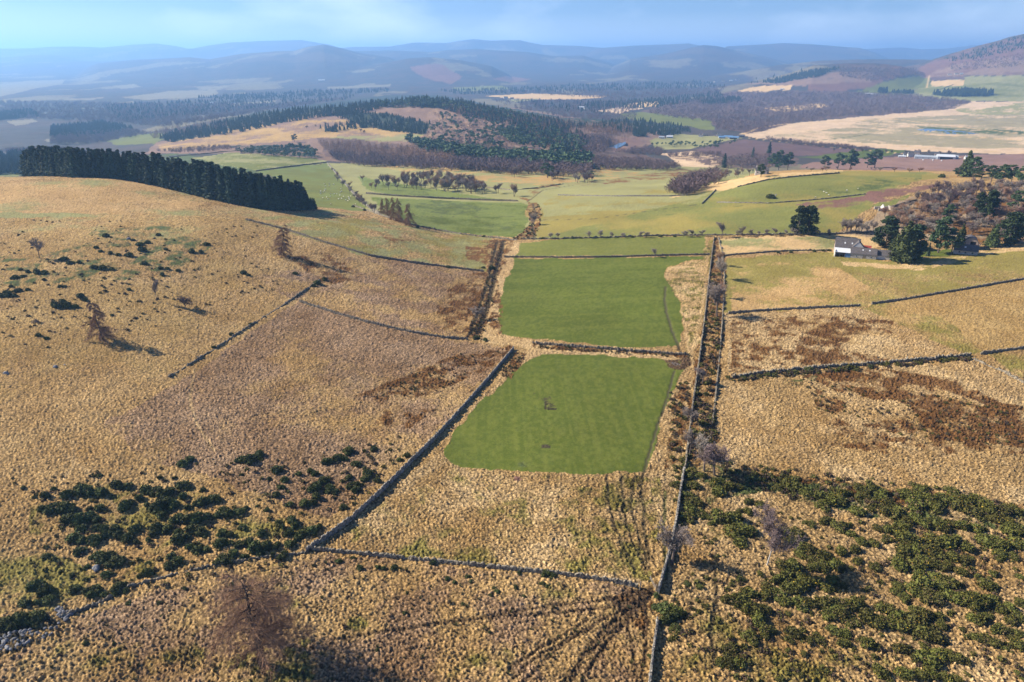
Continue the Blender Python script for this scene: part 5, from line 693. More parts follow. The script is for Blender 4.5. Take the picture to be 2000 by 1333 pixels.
tf = many([(-60, 1333), (150, 1210), (620, 1090), (1250, 1150), (1260, 1333)], 300, .3, .6) + many([(700, 780), (900, 690), (1000, 680), (860, 770)], 140, .3, .7) + many([(905, 660), (940, 590), (960, 500), (990, 470), (975, 560), (940, 662)], 160, .4, .9) + many([(1040, 672), (1345, 692), (1345, 700), (1040, 682)], 120, .35, .7) + many([(1005, 690), (1035, 690), (990, 740), (975, 735)], 50, .4, .8) + many([(1030, 400), (1055, 400), (1060, 430), (1045, 466), (1000, 470), (1035, 440)], 90, .6, 1.3)
P = np.array([a for a, b in tf]); R = np.array([b for a, b in tf]); merged('rush_tufts', [tuft(1).arr(), tuft(2, 40, 1).arr()], P, R, [M_RUSH, M_HEATHER], 'tufts of rush and dead bracken in the rough grass and along the burn')
# ------------------------------------------------------------------ the conifer plantation on the left
fr = [(52, 345), (150, 347), (250, 352), (300, 362), (350, 373), (400, 385), (450, 397), (500, 406), (540, 411), (580, 411), (614, 410)]
FR = np.array([at(a, b)[0][:2] for a, b in fr]); FRS = FR[:, 0] / FR[:, 1]; FR[:, 1] = np.minimum(FR[:, 1], np.linspace(610, 900, len(FR))); FR[:, 0] = FRS * FR[:, 1]; dcum = np.concatenate([[0], np.cumsum(np.hypot(*np.diff(FR, axis=0).T))]); tot = dcum[-1]; cntp = 0; n_front = 66
tops = np.array([(50, 300), (60, 291), (120, 289), (200, 290), (250, 297), (330, 305), (400, 317), (480, 331), (560, 350), (590, 358), (614, 385)], float)
for row in range(4):
    for i in range(n_front if row < 3 else n_front):
        if cntp >= 262: break
        t = (i + .5 * (row % 2) + random.uniform(-.3, .3)) / n_front * tot; t = min(max(t, 0), tot); x = np.interp(t, dcum, FR[:, 0]); y = np.interp(t, dcum, FR[:, 1]) + row * 5.2 + random.uniform(-1.2, 1.2); x += random.uniform(-1, 1) - row * .6
        z = zf1(x, y); dpt = y * cP + (ZC - z) * sP; px = 1000 + F * x / dpt; pyt = np.interp(px, tops[:, 0], tops[:, 1]) + (6 if row == 0 else 3 if row == 1 else 0) + random.uniform(-6, 7); sl = float(ray(px, pyt)[1]); h = ZC + y * sl - z; h = max(9, min(h, 33))
        pos = 'left end of' if i < 16 else 'middle of' if i < 46 else 'right end of'; tree('spruce_tree', SM[random.randrange(5)], (x, y, z), h, f'tall dark spruce in row {("nearest","second","third","farthest")[row]} to the camera, {pos} the left plantation', 'conifer', f'spruces of the left plantation, {("nearest","second","third","farthest")[row]} row, {pos[:-3]}', wx=random.uniform(1.15, 1.7)); cntp += 1
# ------------------------------------------------------------------ single trees, each described
htree('larch_tree', HERO, 515, 1298, 142, 'big lone leafless larch standing in the rough foreground grass', wx=1.05, lean=(-.02, -.05), rz=.4)
htree('larch_tree', LM[1], 202, 667, 76, 'reddish leafless larch with a long shadow on the left hill', wx=1.0, lean=(0, -.10))
htree('larch_tree', LM[2], 548, 498, 62, 'leaning brown larch on the brow below the plantation', wx=1.1, lean=(.05, -.30))
htree('bare_tree', DM[0], 77, 505, 40, 'small grey leafless tree among the scrub of the left hill', crown=DM[0][1][0])
htree('dead_tree', DM[1], 306, 588, 44, 'thin nearly branchless dead tree on the left hill', wx=.5, crown=DM[1][1][0], lean=(0, -.1))
htree('bare_tree', DM[3], 362, 606, 26, 'low wind-bent bushy tree in the hollow of the left hill', wx=1.8, crown=DM[3][1][1], lean=(0, -.35))
htree('fallen_tree', DM[2], 92, 632, 30, 'fallen grey tree lying near the left edge of the hill', wx=.8, crown=DM[2][1][0], lean=(0, -1.35), rz=0)
htree('bare_tree', DM[4], 1312, 1102, 66, 'round brown leafless tree against the pale wall above the gateway', wx=1.2, crown=DM[4][1][0])
htree('birch_tree', BIRCH, 1497, 1106, 102, 'pale-stemmed birch with purple twigs between gorse bushes in the right pasture', wx=.95)
htree('bare_tree', DM[0], 1345, 892, 50, 'ash-grey leafless tree on the wall beside the nearest green field', wx=1.0, crown=DM[0][1][0]); htree('bare_tree', DM[1], 1375, 920, 56, 'grey-brown leafless tree, left of the pair above the gorse band', crown=DM[1][1][0], wx=1.1)
htree('bare_tree', DM[2], 1396, 928, 66, 'reddish leafless tree, right of the pair above the gorse band', crown=DM[2][1][1], wx=1.1)
htree('bare_tree', DM[3], 1400, 618, 62, 'grey leafless tree casting a shadow on the olive field', crown=DM[3][1][0], wx=1.15); htree('bare_tree', DM[4], 1411, 545, 42, 'slim grey tree in the bushy strip above the olive field tree', crown=DM[4][1][0]); htree('bare_tree', DM[5], 1405, 582, 30, 'short brown tree in the middle of the bushy strip', crown=DM[5][1][2])
htree('bare_tree', DM[1], 1372, 750, 32, 'low grey thorn tree on the wall between the two green fields', crown=DM[1][1][0], wx=1.2); htree('bare_tree', DM[2], 1352, 830, 34, 'low grey thorn tree on the wall halfway up the nearest green field', crown=DM[2][1][0], wx=1.2); htree('bare_tree', DM[0], 1405, 520, 30, 'small thorn tree near the top of the bushy strip', crown=DM[0][1][2])
htree('bare_tree', DM[5], 1281, 503, 19, 'tiny round thorn tree on the wall of the small top green field', crown=DM[5][1][0], wx=1.2); htree('bare_tree', DM[4], 932, 622, 26, 'low grey thorn beside the ditch left of the large green field', crown=DM[4][1][0], wx=1.5); htree('bare_tree', DM[3], 1038, 440, 22, 'grey thorn bush over the burn in the green valley', crown=DM[3][1][0], wx=1.5)
htree('bare_tree', DM[1], 1410, 464, 30, 'leafless tree at the top end of the bushy strip', crown=DM[1][1][0]); htree('bare_tree', DM[0], 1450, 461, 20, 'small leafless tree on the hedge just right of the strip top', crown=DM[0][1][0])
for k, (x, y, h, wd) in enumerate([(748, 418, 30, .8), (757, 423, 36, .75), (768, 430, 44, .75), (779, 434, 46, .7), (799, 442, 44, .85)]): htree('larch_tree', LM[k % 3], x, y, h, ('leftmost', 'second from left', 'third from left', 'fourth from left', 'rightmost')[k] + ' of the five dark larches beside the valley fields', wx=wd, group='larches beside the valley fields')
for x, y, h, a, b, lb, tp, wx in [
 (1558, 456, 56, 0, 0, 'left stem of the tall dark conifer pair standing alone in the hillock field', RC, .95), (1577, 457, 57, 0, 0, 'right stem of the tall dark conifer pair standing alone in the hillock field', RC, 1.0),
 (1728, 484, 64, 0, 0, 'dark conifer rising behind the right end of the steading', RC, 1.2), (1762, 511, 78, 0, 0, 'huge spreading olive-green conifer beside the steading', CM, 1.15), (1785, 508, 70, 0, 0, 'dark ragged conifer touching the huge spreading one', RC, 1.2), (1745, 505, 50, 0, 0, 'dense low conifer against the steading wall', CM, 1.0),
 (1832, 494, 72, 0, 0, 'umbrella-shaped pine between the steading and the arched barn', PM, 1.0), (1858, 497, 44, 0, 0, 'dark bushy pine just left of the arched barn', PM, 1.2), (1812, 500, 26, 0, 0, 'slim dark cypress on the garden lawn', SM, 1.0), (1872, 486, 48, 0, 0, 'palm-like ragged conifer behind the arched barn', CM, .9),
 (1937, 482, 44, 0, 0, 'drooping brown-green spruce right of the arched barn', CM, 1.1), (1968, 478, 66, 0, 0, 'large dark pine at the right edge of the farm', RC, 1.2), (1992, 470, 50, 0, 0, 'dark pine cut by the right edge of the picture', PM, 1.1), (1905, 432, 58, 0, 0, 'left dark pine of the tall pair above the farm', RC, .8), (1925, 436, 66, 0, 0, 'right dark pine of the tall pair above the farm', RC, .9), (1850, 436, 38, 0, 0, 'dark pine in the middle of the leafless thicket', PM, 1.0), (1985, 420, 48, 0, 0, 'olive pine at the right edge above the farm', PM, 1.0),
 (1609, 331, 28, 0, 0, 'leftmost pine of the row on the hillock crest', PM, 1.1), (1636, 332, 34, 0, 0, 'second pine of the row on the hillock crest', PM, 1.0), (1660, 332, 40, 0, 0, 'third and tallest pine of the row on the hillock crest', PM, 1.15), (1694, 328, 28, 0, 0, 'fourth pine of the row on the hillock crest', PM, 1.3), (1708, 328, 37, 0, 0, 'last pine at the right of the row on the hillock crest', PM, 1.15),
 (1486, 346, 26, 0, 0, 'pine in front of the white cottage', PM, 1.2), (1520, 333, 40, 0, 0, 'tall dark pine just right of the white cottage', PM, 1.0), (1538, 332, 34, 0, 0, 'dark pine farther right of the white cottage', PM, 1.2), (1508, 326, 26, 0, 0, 'dark round pine behind the white cottage', PM, 1.2), (1414, 328, 28, 0, 0, 'lone dark spruce left of the white cottage', SM, 1.4),
 (1885, 345, 50, 0, 0, 'tall dark pine at the left of the pine belt by the right edge', CM, .9), (1900, 348, 42, 0, 0, 'ragged pine in the belt by the right edge', PM, 1.2), (1916, 352, 30, 0, 0, 'low round pine in the belt by the right edge', PM, 1.5), (1935, 357, 34, 0, 0, 'middle pine of the belt by the right edge', PM, 1.4), (1956, 360, 38, 0, 0, 'bushy pine right of the middle of the belt', PM, 1.3), (1975, 358, 36, 0, 0, 'second pine from the right end of the belt', PM, 1.3), (1995, 362, 38, 0, 0, 'last pine of the belt, cut by the right edge', PM, 1.4), (1870, 346, 20, 0, 0, 'lowest dark pine at the left foot of the belt', PM, 1.4),
 (1070, 348, 30, 0, 0, 'dark pine in the clump by the valley stream', PM, 1.2), (1078, 350, 24, 0, 0, 'shorter pine in the clump by the valley stream', PM, 1.1), (575, 278, 16, 0, 0, 'small round pine on the brown hillside', PM, 1.2), (1152, 352, 20, 0, 0, 'small dark pine right of the stream clump', PM, 1.1), (1470, 308, 20, 0, 0, 'thin spruce at the edge of the ploughed field', SM, 1.2), (1502, 300, 22, 0, 0, 'lone spruce in the ploughed field', SM, 1.5)]:
    htree('spruce_tree' if tp is SM else 'conifer_tree' if tp is CM else 'pine_tree', tp[random.randrange(len(tp))], x, y, h, lb, 'conifer', wx=wx)
def grove(poly, n, h0, h1, label, group, cr=(0, 0, 1, 2), wx=(.9, 1.3)):
    for P in scatter(poly, n):
        k = random.randrange(6); c = random.choice(cr); tree('birch_tree' if 'birch' in label else 'thorn_tree' if 'thorn' in label else 'bare_tree', DM[k], P, random.uniform(h0, h1), label, 'tree', group, wx=random.uniform(*wx), crown=DM[k][1][c])
grove([(740, 362), (820, 345), (900, 352), (960, 372), (1010, 385), (960, 384), (880, 376), (780, 368)], 108, 10, 16, 'leafless tree in the belt between the valley fields', 'leafless trees of the belt between the valley fields', wx=(.9, 1.2))
grove([(645, 325), (665, 348), (700, 385), (735, 414), (728, 416), (690, 388), (655, 350)], 26, 4, 8, 'low thorn along the wall right of the sheep field', 'thorns along the wall right of the sheep field', wx=(1.2, 1.6))
grove([(700, 350), (760, 352), (780, 372), (730, 372)], 12, 7, 11, 'small leafless tree at the upper left end of the valley belt', 'leafless trees at the upper end of the valley belt')
grove([(985, 335), (1030, 340), (1025, 352), (990, 348)], 4, 13, 17, 'leafless tree standing in the pale field right of the belt', 'leafless trees in the pale field right of the belt'); grove([(1055, 345), (1095, 348), (1085, 356), (1055, 354)], 6, 11, 15, 'leafless tree around the stream-side pines', 'leafless trees around the stream-side pines'); grove([(1120, 350), (1175, 356), (1170, 362), (1125, 358)], 8, 11, 15, 'leafless tree in the clump right of the stream-side pines', 'leafless trees right of the stream-side pines')
grove([(1640, 452), (1700, 448), (1720, 456), (1640, 458)], 14, 7, 11, 'grey leafless tree in the hedge behind the steading', 'leafless trees in the hedge behind the steading', cr=(0, 0, 1))
grove([(1720, 430), (1760, 415), (1830, 415), (1850, 445), (1800, 455), (1730, 450)], 30, 7, 11, 'leafless orange-brown tree in the thicket above the steading', 'leafless trees of the thicket above the steading', cr=(2, 2, 0)); grove([(1780, 400), (1830, 378), (1900, 370), (1960, 378), (1900, 400), (1830, 410)], 44, 8, 13, 'purple-red birch on the slope above the farm', 'purple-red birches above the farm', cr=(1, 1, 1, 0))
grove([(1850, 410), (2000, 400), (2010, 440), (1960, 455), (1870, 455)], 44, 7, 12, 'leafless orange-brown tree in the thicket behind the arched barn', 'leafless trees of the thicket behind the arched barn', cr=(2, 0, 2, 1)); grove([(1935, 378), (2010, 372), (2010, 398), (1945, 398)], 22, 9, 13, 'pale grey birch below the pine belt at the right edge', 'pale grey birches below the pine belt', cr=(0, 0, 2))
grove([(1725, 425), (1800, 395), (1880, 385), (2010, 400), (2010, 450), (1870, 462), (1780, 455)], 95, 5, 9, 'grey-brown thorn in the dense scrub around the farm', 'leafless trees of the dense scrub around the farm', cr=(0, 2, 0, 1), wx=(1.3, 1.8))  # extra leafless trees added to fill the thicket, same models as the groves
grove([(1930, 470), (2010, 462), (2010, 485), (1960, 482)], 8, 8, 12, 'grey leafless tree at the right edge beside the dark pine', 'leafless trees at the right edge of the farm', cr=(0,)); grove([(1395, 352), (1440, 338), (1500, 328), (1500, 335), (1440, 350), (1400, 362)], 16, 7, 11, 'leafless shrub-like tree left of the white cottage', 'leafless trees left of the white cottage', cr=(0, 2)); grove([(1560, 330), (1800, 333), (1800, 337), (1560, 335)], 14, 4, 6, 'low dark thorn on the crest of the hillock', 'low thorns on the hillock crest', cr=(0, 2), wx=(1.5, 2.2))
grove([(1600, 297), (1720, 300), (1900, 305), (1750, 302)], 12, 9, 14, 'leafless roadside tree in front of the marsh', 'leafless roadside trees in front of the marsh', cr=(0, 1)); grove([(560, 252), (700, 240), (820, 262), (700, 262)], 14, 8, 12, 'small leafless tree on the tan hillside in the centre', 'leafless trees on the tan hillside', cr=(0, 1))
for x in [1060, 1075, 1090, 1105, 1118, 1135, 1150, 1172, 1195, 1215, 1236, 1250, 1262, 1290, 1318, 1335, 1352, 1372, 1440, 1465, 1482, 1498, 1515, 1535, 1552, 1590, 1600, 1618]:
    P = pt(x, 468 - (x - 1020) * .016); k = random.randrange(3); big = x > 1330 or random.random() < .4
    if big: tree('thorn_tree', DM[k], P, random.uniform(3.5, 6), 'round leafless thorn on the hedge line behind the near fields', 'tree', 'thorns on the hedge line behind the near fields', wx=1.5, crown=DM[k][1][0])
    else: link('hedge_bush', BM[k], loc=P, rz=random.uniform(0, 6), scale=[random.uniform(1.2, 2.1)] * 3, label='round dark evergreen bush on the hedge line behind the near fields', cat='bush', group='bushes on the hedge line behind the near fields')
for x, y, r, lb in [(876, 522, 5, 'dark bush at the right end of the curving wall on the left hill'), (960, 524, 7, 'round dark bush on the ditch at the end of the curving wall'), (944, 523, 4, 'small bush left of the round ditch bush'), (690, 404, 4, 'dark bush at the top of the wall foot by the larches'), (712, 411, 4, 'second dark bush on the wall above the five larches'), (815, 444, 4, 'dark bush just right of the five larches'), (945, 462, 4, 'dark bush at the right end of the hill-foot wall'), (1505, 385, 9, 'brown thorn bush on the stones of the hillock field'), (930, 660, 8, 'dark bush where the ditch meets the curving lower wall'), (948, 664, 6, 'dark bush just left of the top of the diagonal wall'), (1110, 677, 4, 'dark bush on the bank between the two green fields'), (1452, 737, 5, 'dark bush at the left end of the overgrown wall'), (1580, 722, 9, 'wide dark bush on the middle of the overgrown wall'), (1700, 716, 6, 'dark bush on the right part of the overgrown wall'), (1640, 720, 5, 'low dark bush left of centre on the overgrown wall'), (1500, 732, 7, 'dark bush near the left end of the overgrown wall'), (1540, 728, 6, 'dark bush beside the green patch of the overgrown wall'), (1840, 345, 7, 'dark bush on the crest near the pine belt'), (1785, 489, 5, 'small dark garden bush under the huge conifer')]:
    P = pt(x, y + r * .3); R = r * pix_m(P) * 1.1; link('broom_bush', BM[random.randrange(3)], loc=P, rz=random.uniform(0, 6), scale=(R * 1.1, R, R), label=lb, cat='bush')
for x, y, h in [(1620, 491, 6), (1608, 491, 5), (1590, 492, 5), (1545, 494, 5), (1520, 495, 6)]: link('broom_bush', BM[0], loc=pt(x, y), scale=[1.3 + h * .05] * 3, rz=x, label='round dark bush on the wall leading to the steading', cat='bush', group='bushes on the wall leading to the steading')
# ------------------------------------------------------------------ buildings
M_STONE = mat_wall('rubble_stone', (.26, .23, .20), (.50, .45, .39)); M_SLATE = mat('slate_roof', (.095, .085, .085), var=.35, scale=1.2, bump=.4, bscale=5, rough=.75); M_RUSTY = mat('rusty_sheet', (.14, .095, .08), var=.4, scale=.8, col2=(.19, .16, .15), rough=.7)
M_WHITE = mat('white_sheet', (.52, .54, .56), var=.12, scale=.8, rough=.5); M_HARL = mat('white_harling', (.55, .52, .47), var=.08, scale=1.5, rough=.9); M_OPENSHADE = mat('opening_shade_paint', (.015, .015, .018), rough=1.0); M_GLASS = mat('window_glass', (.05, .07, .09), rough=.15, spec=.6)  # near-black paint of the opening panels stands in for the shade inside
M_GREYS = mat('grey_sheet', (.30, .33, .36), var=.15, scale=.3, rough=.6); M_BLUE = mat('blue_sheet', (.11, .21, .36), var=.15, scale=.3, rough=.5); M_TIMBER = mat('weathered_timber', (.18, .15, .12), var=.3, scale=4, rough=.9); M_RED = mat('red_sheet', (.30, .06, .04), var=.2, scale=1, rough=.7); M_TAN = mat('tan_stone', (.33, .26, .21), var=.25, scale=1.2, bump=.4, rough=.9)
def pm(name, v, f, m, parent):
    me = bpy.data.meshes.new(name); me.from_pydata([tuple(map(float, a)) for a in v], [], f); me.materials.append(m); me.update(); return link(name, me, parent)
def box(name, x0, x1, y0, y1, z0, z1, m, parent, tilt=0.0):
    v = [(x, y, z + (tilt if (y == y1 and z == z1) or (y == y1 and tilt and z0 > 0) else 0)) for z in (z0, z1) for x, y in ((x0, y0), (x1, y0), (x1, y1), (x0, y1))]
    return pm(name, v, [(3, 2, 1, 0), (4, 5, 6, 7), (0, 1, 5, 4), (1, 2, 6, 5), (2, 3, 7, 6), (3, 0, 4, 7)], m, parent)
def gable(e, x0, x1, y0, y1, zw, zr, wm, rm, along='x', base=-2.0, oh=.25, th=.16, wname='wall', rname='roof'):
    sw = (lambda a, b, c: (a, b, c)) if along == 'x' else (lambda a, b, c: (b, a, c))
    if along != 'x': x0, x1, y0, y1 = y0, y1, x0, x1
    ym = (y0 + y1) / 2; v = [sw(x, y, z) for x in (x0, x1) for y, z in ((y0, base), (y1, base), (y1, zw), (ym, zr), (y0, zw))]
    f = [(0, 1, 2, 3, 4), (9, 8, 7, 6, 5), (0, 4, 9, 5), (1, 6, 7, 2), (2, 7, 8, 3), (3, 8, 9, 4)]; wl = pm(wname, v, f, wm, e)
    s = (zr - zw) / (ym - y0); v = []
    for x in (x0 - oh, x1 + oh):
        for y, z in ((y0 - oh, zw - oh * s + .03), (ym, zr + .03), (y1 + oh, zw - oh * s + .03), (y1 + oh, zw - oh * s + .03 + th), (ym, zr + .03 + th * 1.2), (y0 - oh, zw - oh * s + .03 + th)): v.append(sw(x, y, z))
    f = [(0, 1, 4, 5), (1, 2, 3, 4), (11, 10, 7, 6), (10, 9, 8, 7), (0, 6, 7, 1), (1, 7, 8, 2), (2, 8, 9, 3), (3, 9, 10, 4), (4, 10, 11, 5), (5, 11, 6, 0)]; rf = pm(rname, v, f, rm, e)
    return wl, rf, (x0, x1, y0, y1, s, ym)
def house(name, px, py, label, cat='house', rz=0.0):
    P = pt(px, py); rz = rz - .8 * math.atan2(P[0], P[1]); o = bpy.data.objects.new(name, None); C.objects.link(o); o.location = P; o.rotation_euler.z = rz; o['label'] = label; o['category'] = cat; return o
def opening(e, x0, x1, z0, z1, y, name='window', m=None, frame=True):
    b = box(name, x0, x1, y - .03, y + .12, z0, z1, m or M_GLASS, e)
    if frame: box('frame', x0 - .12, x1 + .12, y - .06, y - .034, z1 + .005, z1 + .16, M_HARL, b); box('sill', x0 - .12, x1 + .12, y - .10, y - .034, z0 - .14, z0 - .005, M_HARL, b)
    return b
e = house('farm_steading', 1670, 504.5, 'old stone farm steading of joined barns with dark roofs and a white open lean-to', 'barn')
w1, r1, q = gable(e, -3, 12.2, 0, 7.4, 3.1, 6.3, M_STONE, M_SLATE)
for x in (3.6, 7.6): pm('skylight', [(x, 1.9, 3.1 + 1.9 * q[4] + .24), (x + .8, 1.9, 3.1 + 1.9 * q[4] + .24), (x + .8, 2.6, 3.1 + 2.6 * q[4] + .24), (x, 2.6, 3.1 + 2.6 * q[4] + .24)], [(0, 1, 2, 3)], M_WHITE, r1)
opening(e, 4.2, 6.2, -.4, 2.2, 0, 'door', M_TIMBER, False); opening(e, 9, 9.8, .9, 1.9, 0); opening(e, .2, 1, .9, 1.9, 0)
w2, r2, q = gable(e, -12.4, 2.6, 9, 19.2, 4.0, 9.6, M_TAN, M_SLATE, wname='rear_wall', rname='rear_roof')
for x in (-7, -2.6): pm('skylight', [(x, 11, 4.0 + 2 * q[4] + .25), (x + .8, 11, 4.0 + 2 * q[4] + .25), (x + .8, 11.8, 4.0 + 2.8 * q[4] + .25), (x, 11.8, 4.0 + 2.8 * q[4] + .25)], [(0, 1, 2, 3)], M_WHITE, r2)
gable(e, -2.7, 5.6, 7.6, 15, 4.6, 9.0, M_HARL, M_SLATE, along='y', wname='gable_wall', rname='gable_roof', oh=.1)
box('side_wall', -12.6, -12.1, -.2, 6.0, -2, 4.1, M_HARL, e); box('back_wall', -12.0, -3.1, 5.6, 6.0, -2, 4.3, M_STONE, e); pm('lean_to_roof', [(-12.8, -.4, 3.0), (-3.2, -.4, 3.0), (-3.2, 6.2, 4.4), (-12.8, 6.2, 4.4), (-12.8, -.4, 3.15), (-3.2, -.4, 3.15), (-3.2, 6.2, 4.55), (-12.8, 6.2, 4.55)], [(3, 2, 1, 0), (4, 5, 6, 7), (0, 1, 5, 4), (1, 2, 6, 5), (2, 3, 7, 6), (3, 0, 4, 7)], M_WHITE, e)
for x in (-9.5, -6.5): box('post', x, x + .2, -.1, .1, -1, 3.0, M_TIMBER, e)
box('sheet_wall', -6.3, -3.1, .0, .15, -1, 2.6, M_BLUE, e)
gable(e, 12.4, 21, 2.2, 8.4, 2.7, 5.6, M_HARL, M_SLATE, wname='annex_wall', rname='annex_roof'); gable(e, 3.2, 10, 16.0, 20.0, 2.6, 4.6, M_STONE, M_RED, wname='shed_wall', rname='shed_roof')
box('yard_wall', 10.2, 22, 15.2, 15.7, -2, 1.8, M_WALLB, e)
e = house('slate_farmhouse', 1888, 498, 'dark slate-roofed farmhouse in shade under trees, right of the spreading conifers'); _, r, q = gable(e, -7.5, 6, 0, 7.5, 2.6, 6.0, M_STONE, M_SLATE); box('chimney', -7.2, -6.2, 3.2, 4.2, 5.4, 7.4, M_STONE, r)
for x in (-5, -1.5, 2.5): opening(e, x, x + 1, .8, 2.0, 0)
pm('skylight', [(-2, 1.5, 2.6 + 1.5 * q[4] + .25), (-1, 1.5, 2.6 + 1.5 * q[4] + .25), (-1, 2.4, 2.6 + 2.4 * q[4] + .25), (-2, 2.4, 2.6 + 2.4 * q[4] + .25)], [(0, 1, 2, 3)], M_WHITE, r)
e = house('arched_barn', 1894, 490, 'tan barn with a rounded dark roof and a black square opening behind the farmhouse', 'barn'); n = 15; th = np.linspace(0, math.pi, n); Rr = 4.3
v = [(Rr * math.cos(t), 3, 3.4 + 4.4 * math.sin(t)) for t in th] + [(-Rr, 3, -2), (Rr, 3, -2)]; v += [(a, 13, c) for a, b, c in v]; m_ = n + 2
pm('wall', v, [tuple(range(m_))[::-1], tuple(range(m_, 2 * m_)), (n - 1, n, m_ + n, m_ + n - 1), (n + 1, 0, m_, m_ + n + 1)], M_TAN, e)
v = []
for y in (2.6, 13.3):
    for R_ in (Rr + .05, Rr + .4):
        v += [(R_ * math.cos(t), y, 3.4 + (R_ + .1) * math.sin(t)) for t in th]
f = [];
for i in range(n - 1): f += [(i, i + 1, 2 * n + i + 1, 2 * n + i), (n + i, 3 * n + i, 3 * n + i + 1, n + i + 1), (i, n + i, n + i + 1, i + 1), (2 * n + i, 2 * n + i + 1, 3 * n + i + 1, 3 * n + i)]
pm('roof', v, f, M_SLATE, e); opening(e, -.4, 2.8, 2.3, 5.6, 3, 'opening', M_OPENSHADE, False)
P = pt(1909, 496); o = bpy.data.objects.new('flag_pole', None); C.objects.link(o); o.location = P; o['label'] = 'thin white pole at the right end of the slate farmhouse'; o['category'] = 'pole'; s = Soup(); s.tube((0, 0, -.5), (0, 0, 7.2), .11, .07, 0, 8); link('pole', s.mesh('pole', M_WHITE), o); box('foot', -.25, .25, -.25, .25, -.4, .25, M_STONE, o)
e = house('white_cottage', 1490, 341, 'white gabled cottage with dark roof among pines beyond the hillock', 'cottage'); gable(e, -8, 6, 2, 9, 3.4, 6.8, M_HARL, M_SLATE); gable(e, -2, 4, -2.5, 2.2, 3.2, 6.0, M_HARL, M_SLATE, along='y', wname='porch_wall', rname='porch_roof'); box('chimney', -7.6, -6.6, 5, 6, 6.2, 8.4, M_HARL, e); opening(e, .4, 1.6, .8, 2.3, -2.5); opening(e, -6, -5, .9, 2.2, 2); opening(e, 4.6, 5.5, .9, 2.2, 2)
# the ruined byre
e = house('ruined_byre', 1733, 411, 'roofless ruined byre of pale stone between field corner and thicket', 'ruin', .5); box('wall', -9, 3, 4, 4.7, -1, 2.4, M_STONE, e); box('end_wall', 3.01, 3.7, -2, 4.6, -1, 3.0, M_STONE, e); pm('gable_wall', [(-4, -1, -1), (-3.3, -1, -1), (-3.3, 3.9, -1), (-4, 3.9, -1), (-4, -1, 2.2), (-3.3, -1, 2.2), (-3.3, 3.9, 2.2), (-4, 3.9, 2.2), (-4, 1.5, 4.8), (-3.3, 1.5, 4.8)], [(0, 1, 2, 3), (0, 4, 5, 1), (2, 6, 7, 3), (0, 3, 7, 8, 4), (1, 5, 9, 6, 2), (4, 8, 9, 5), (8, 7, 6, 9)], M_HARL, e); box('side_wall', -9, -4.3, -1.6, -1, -1, 1.8, M_STONE, e)
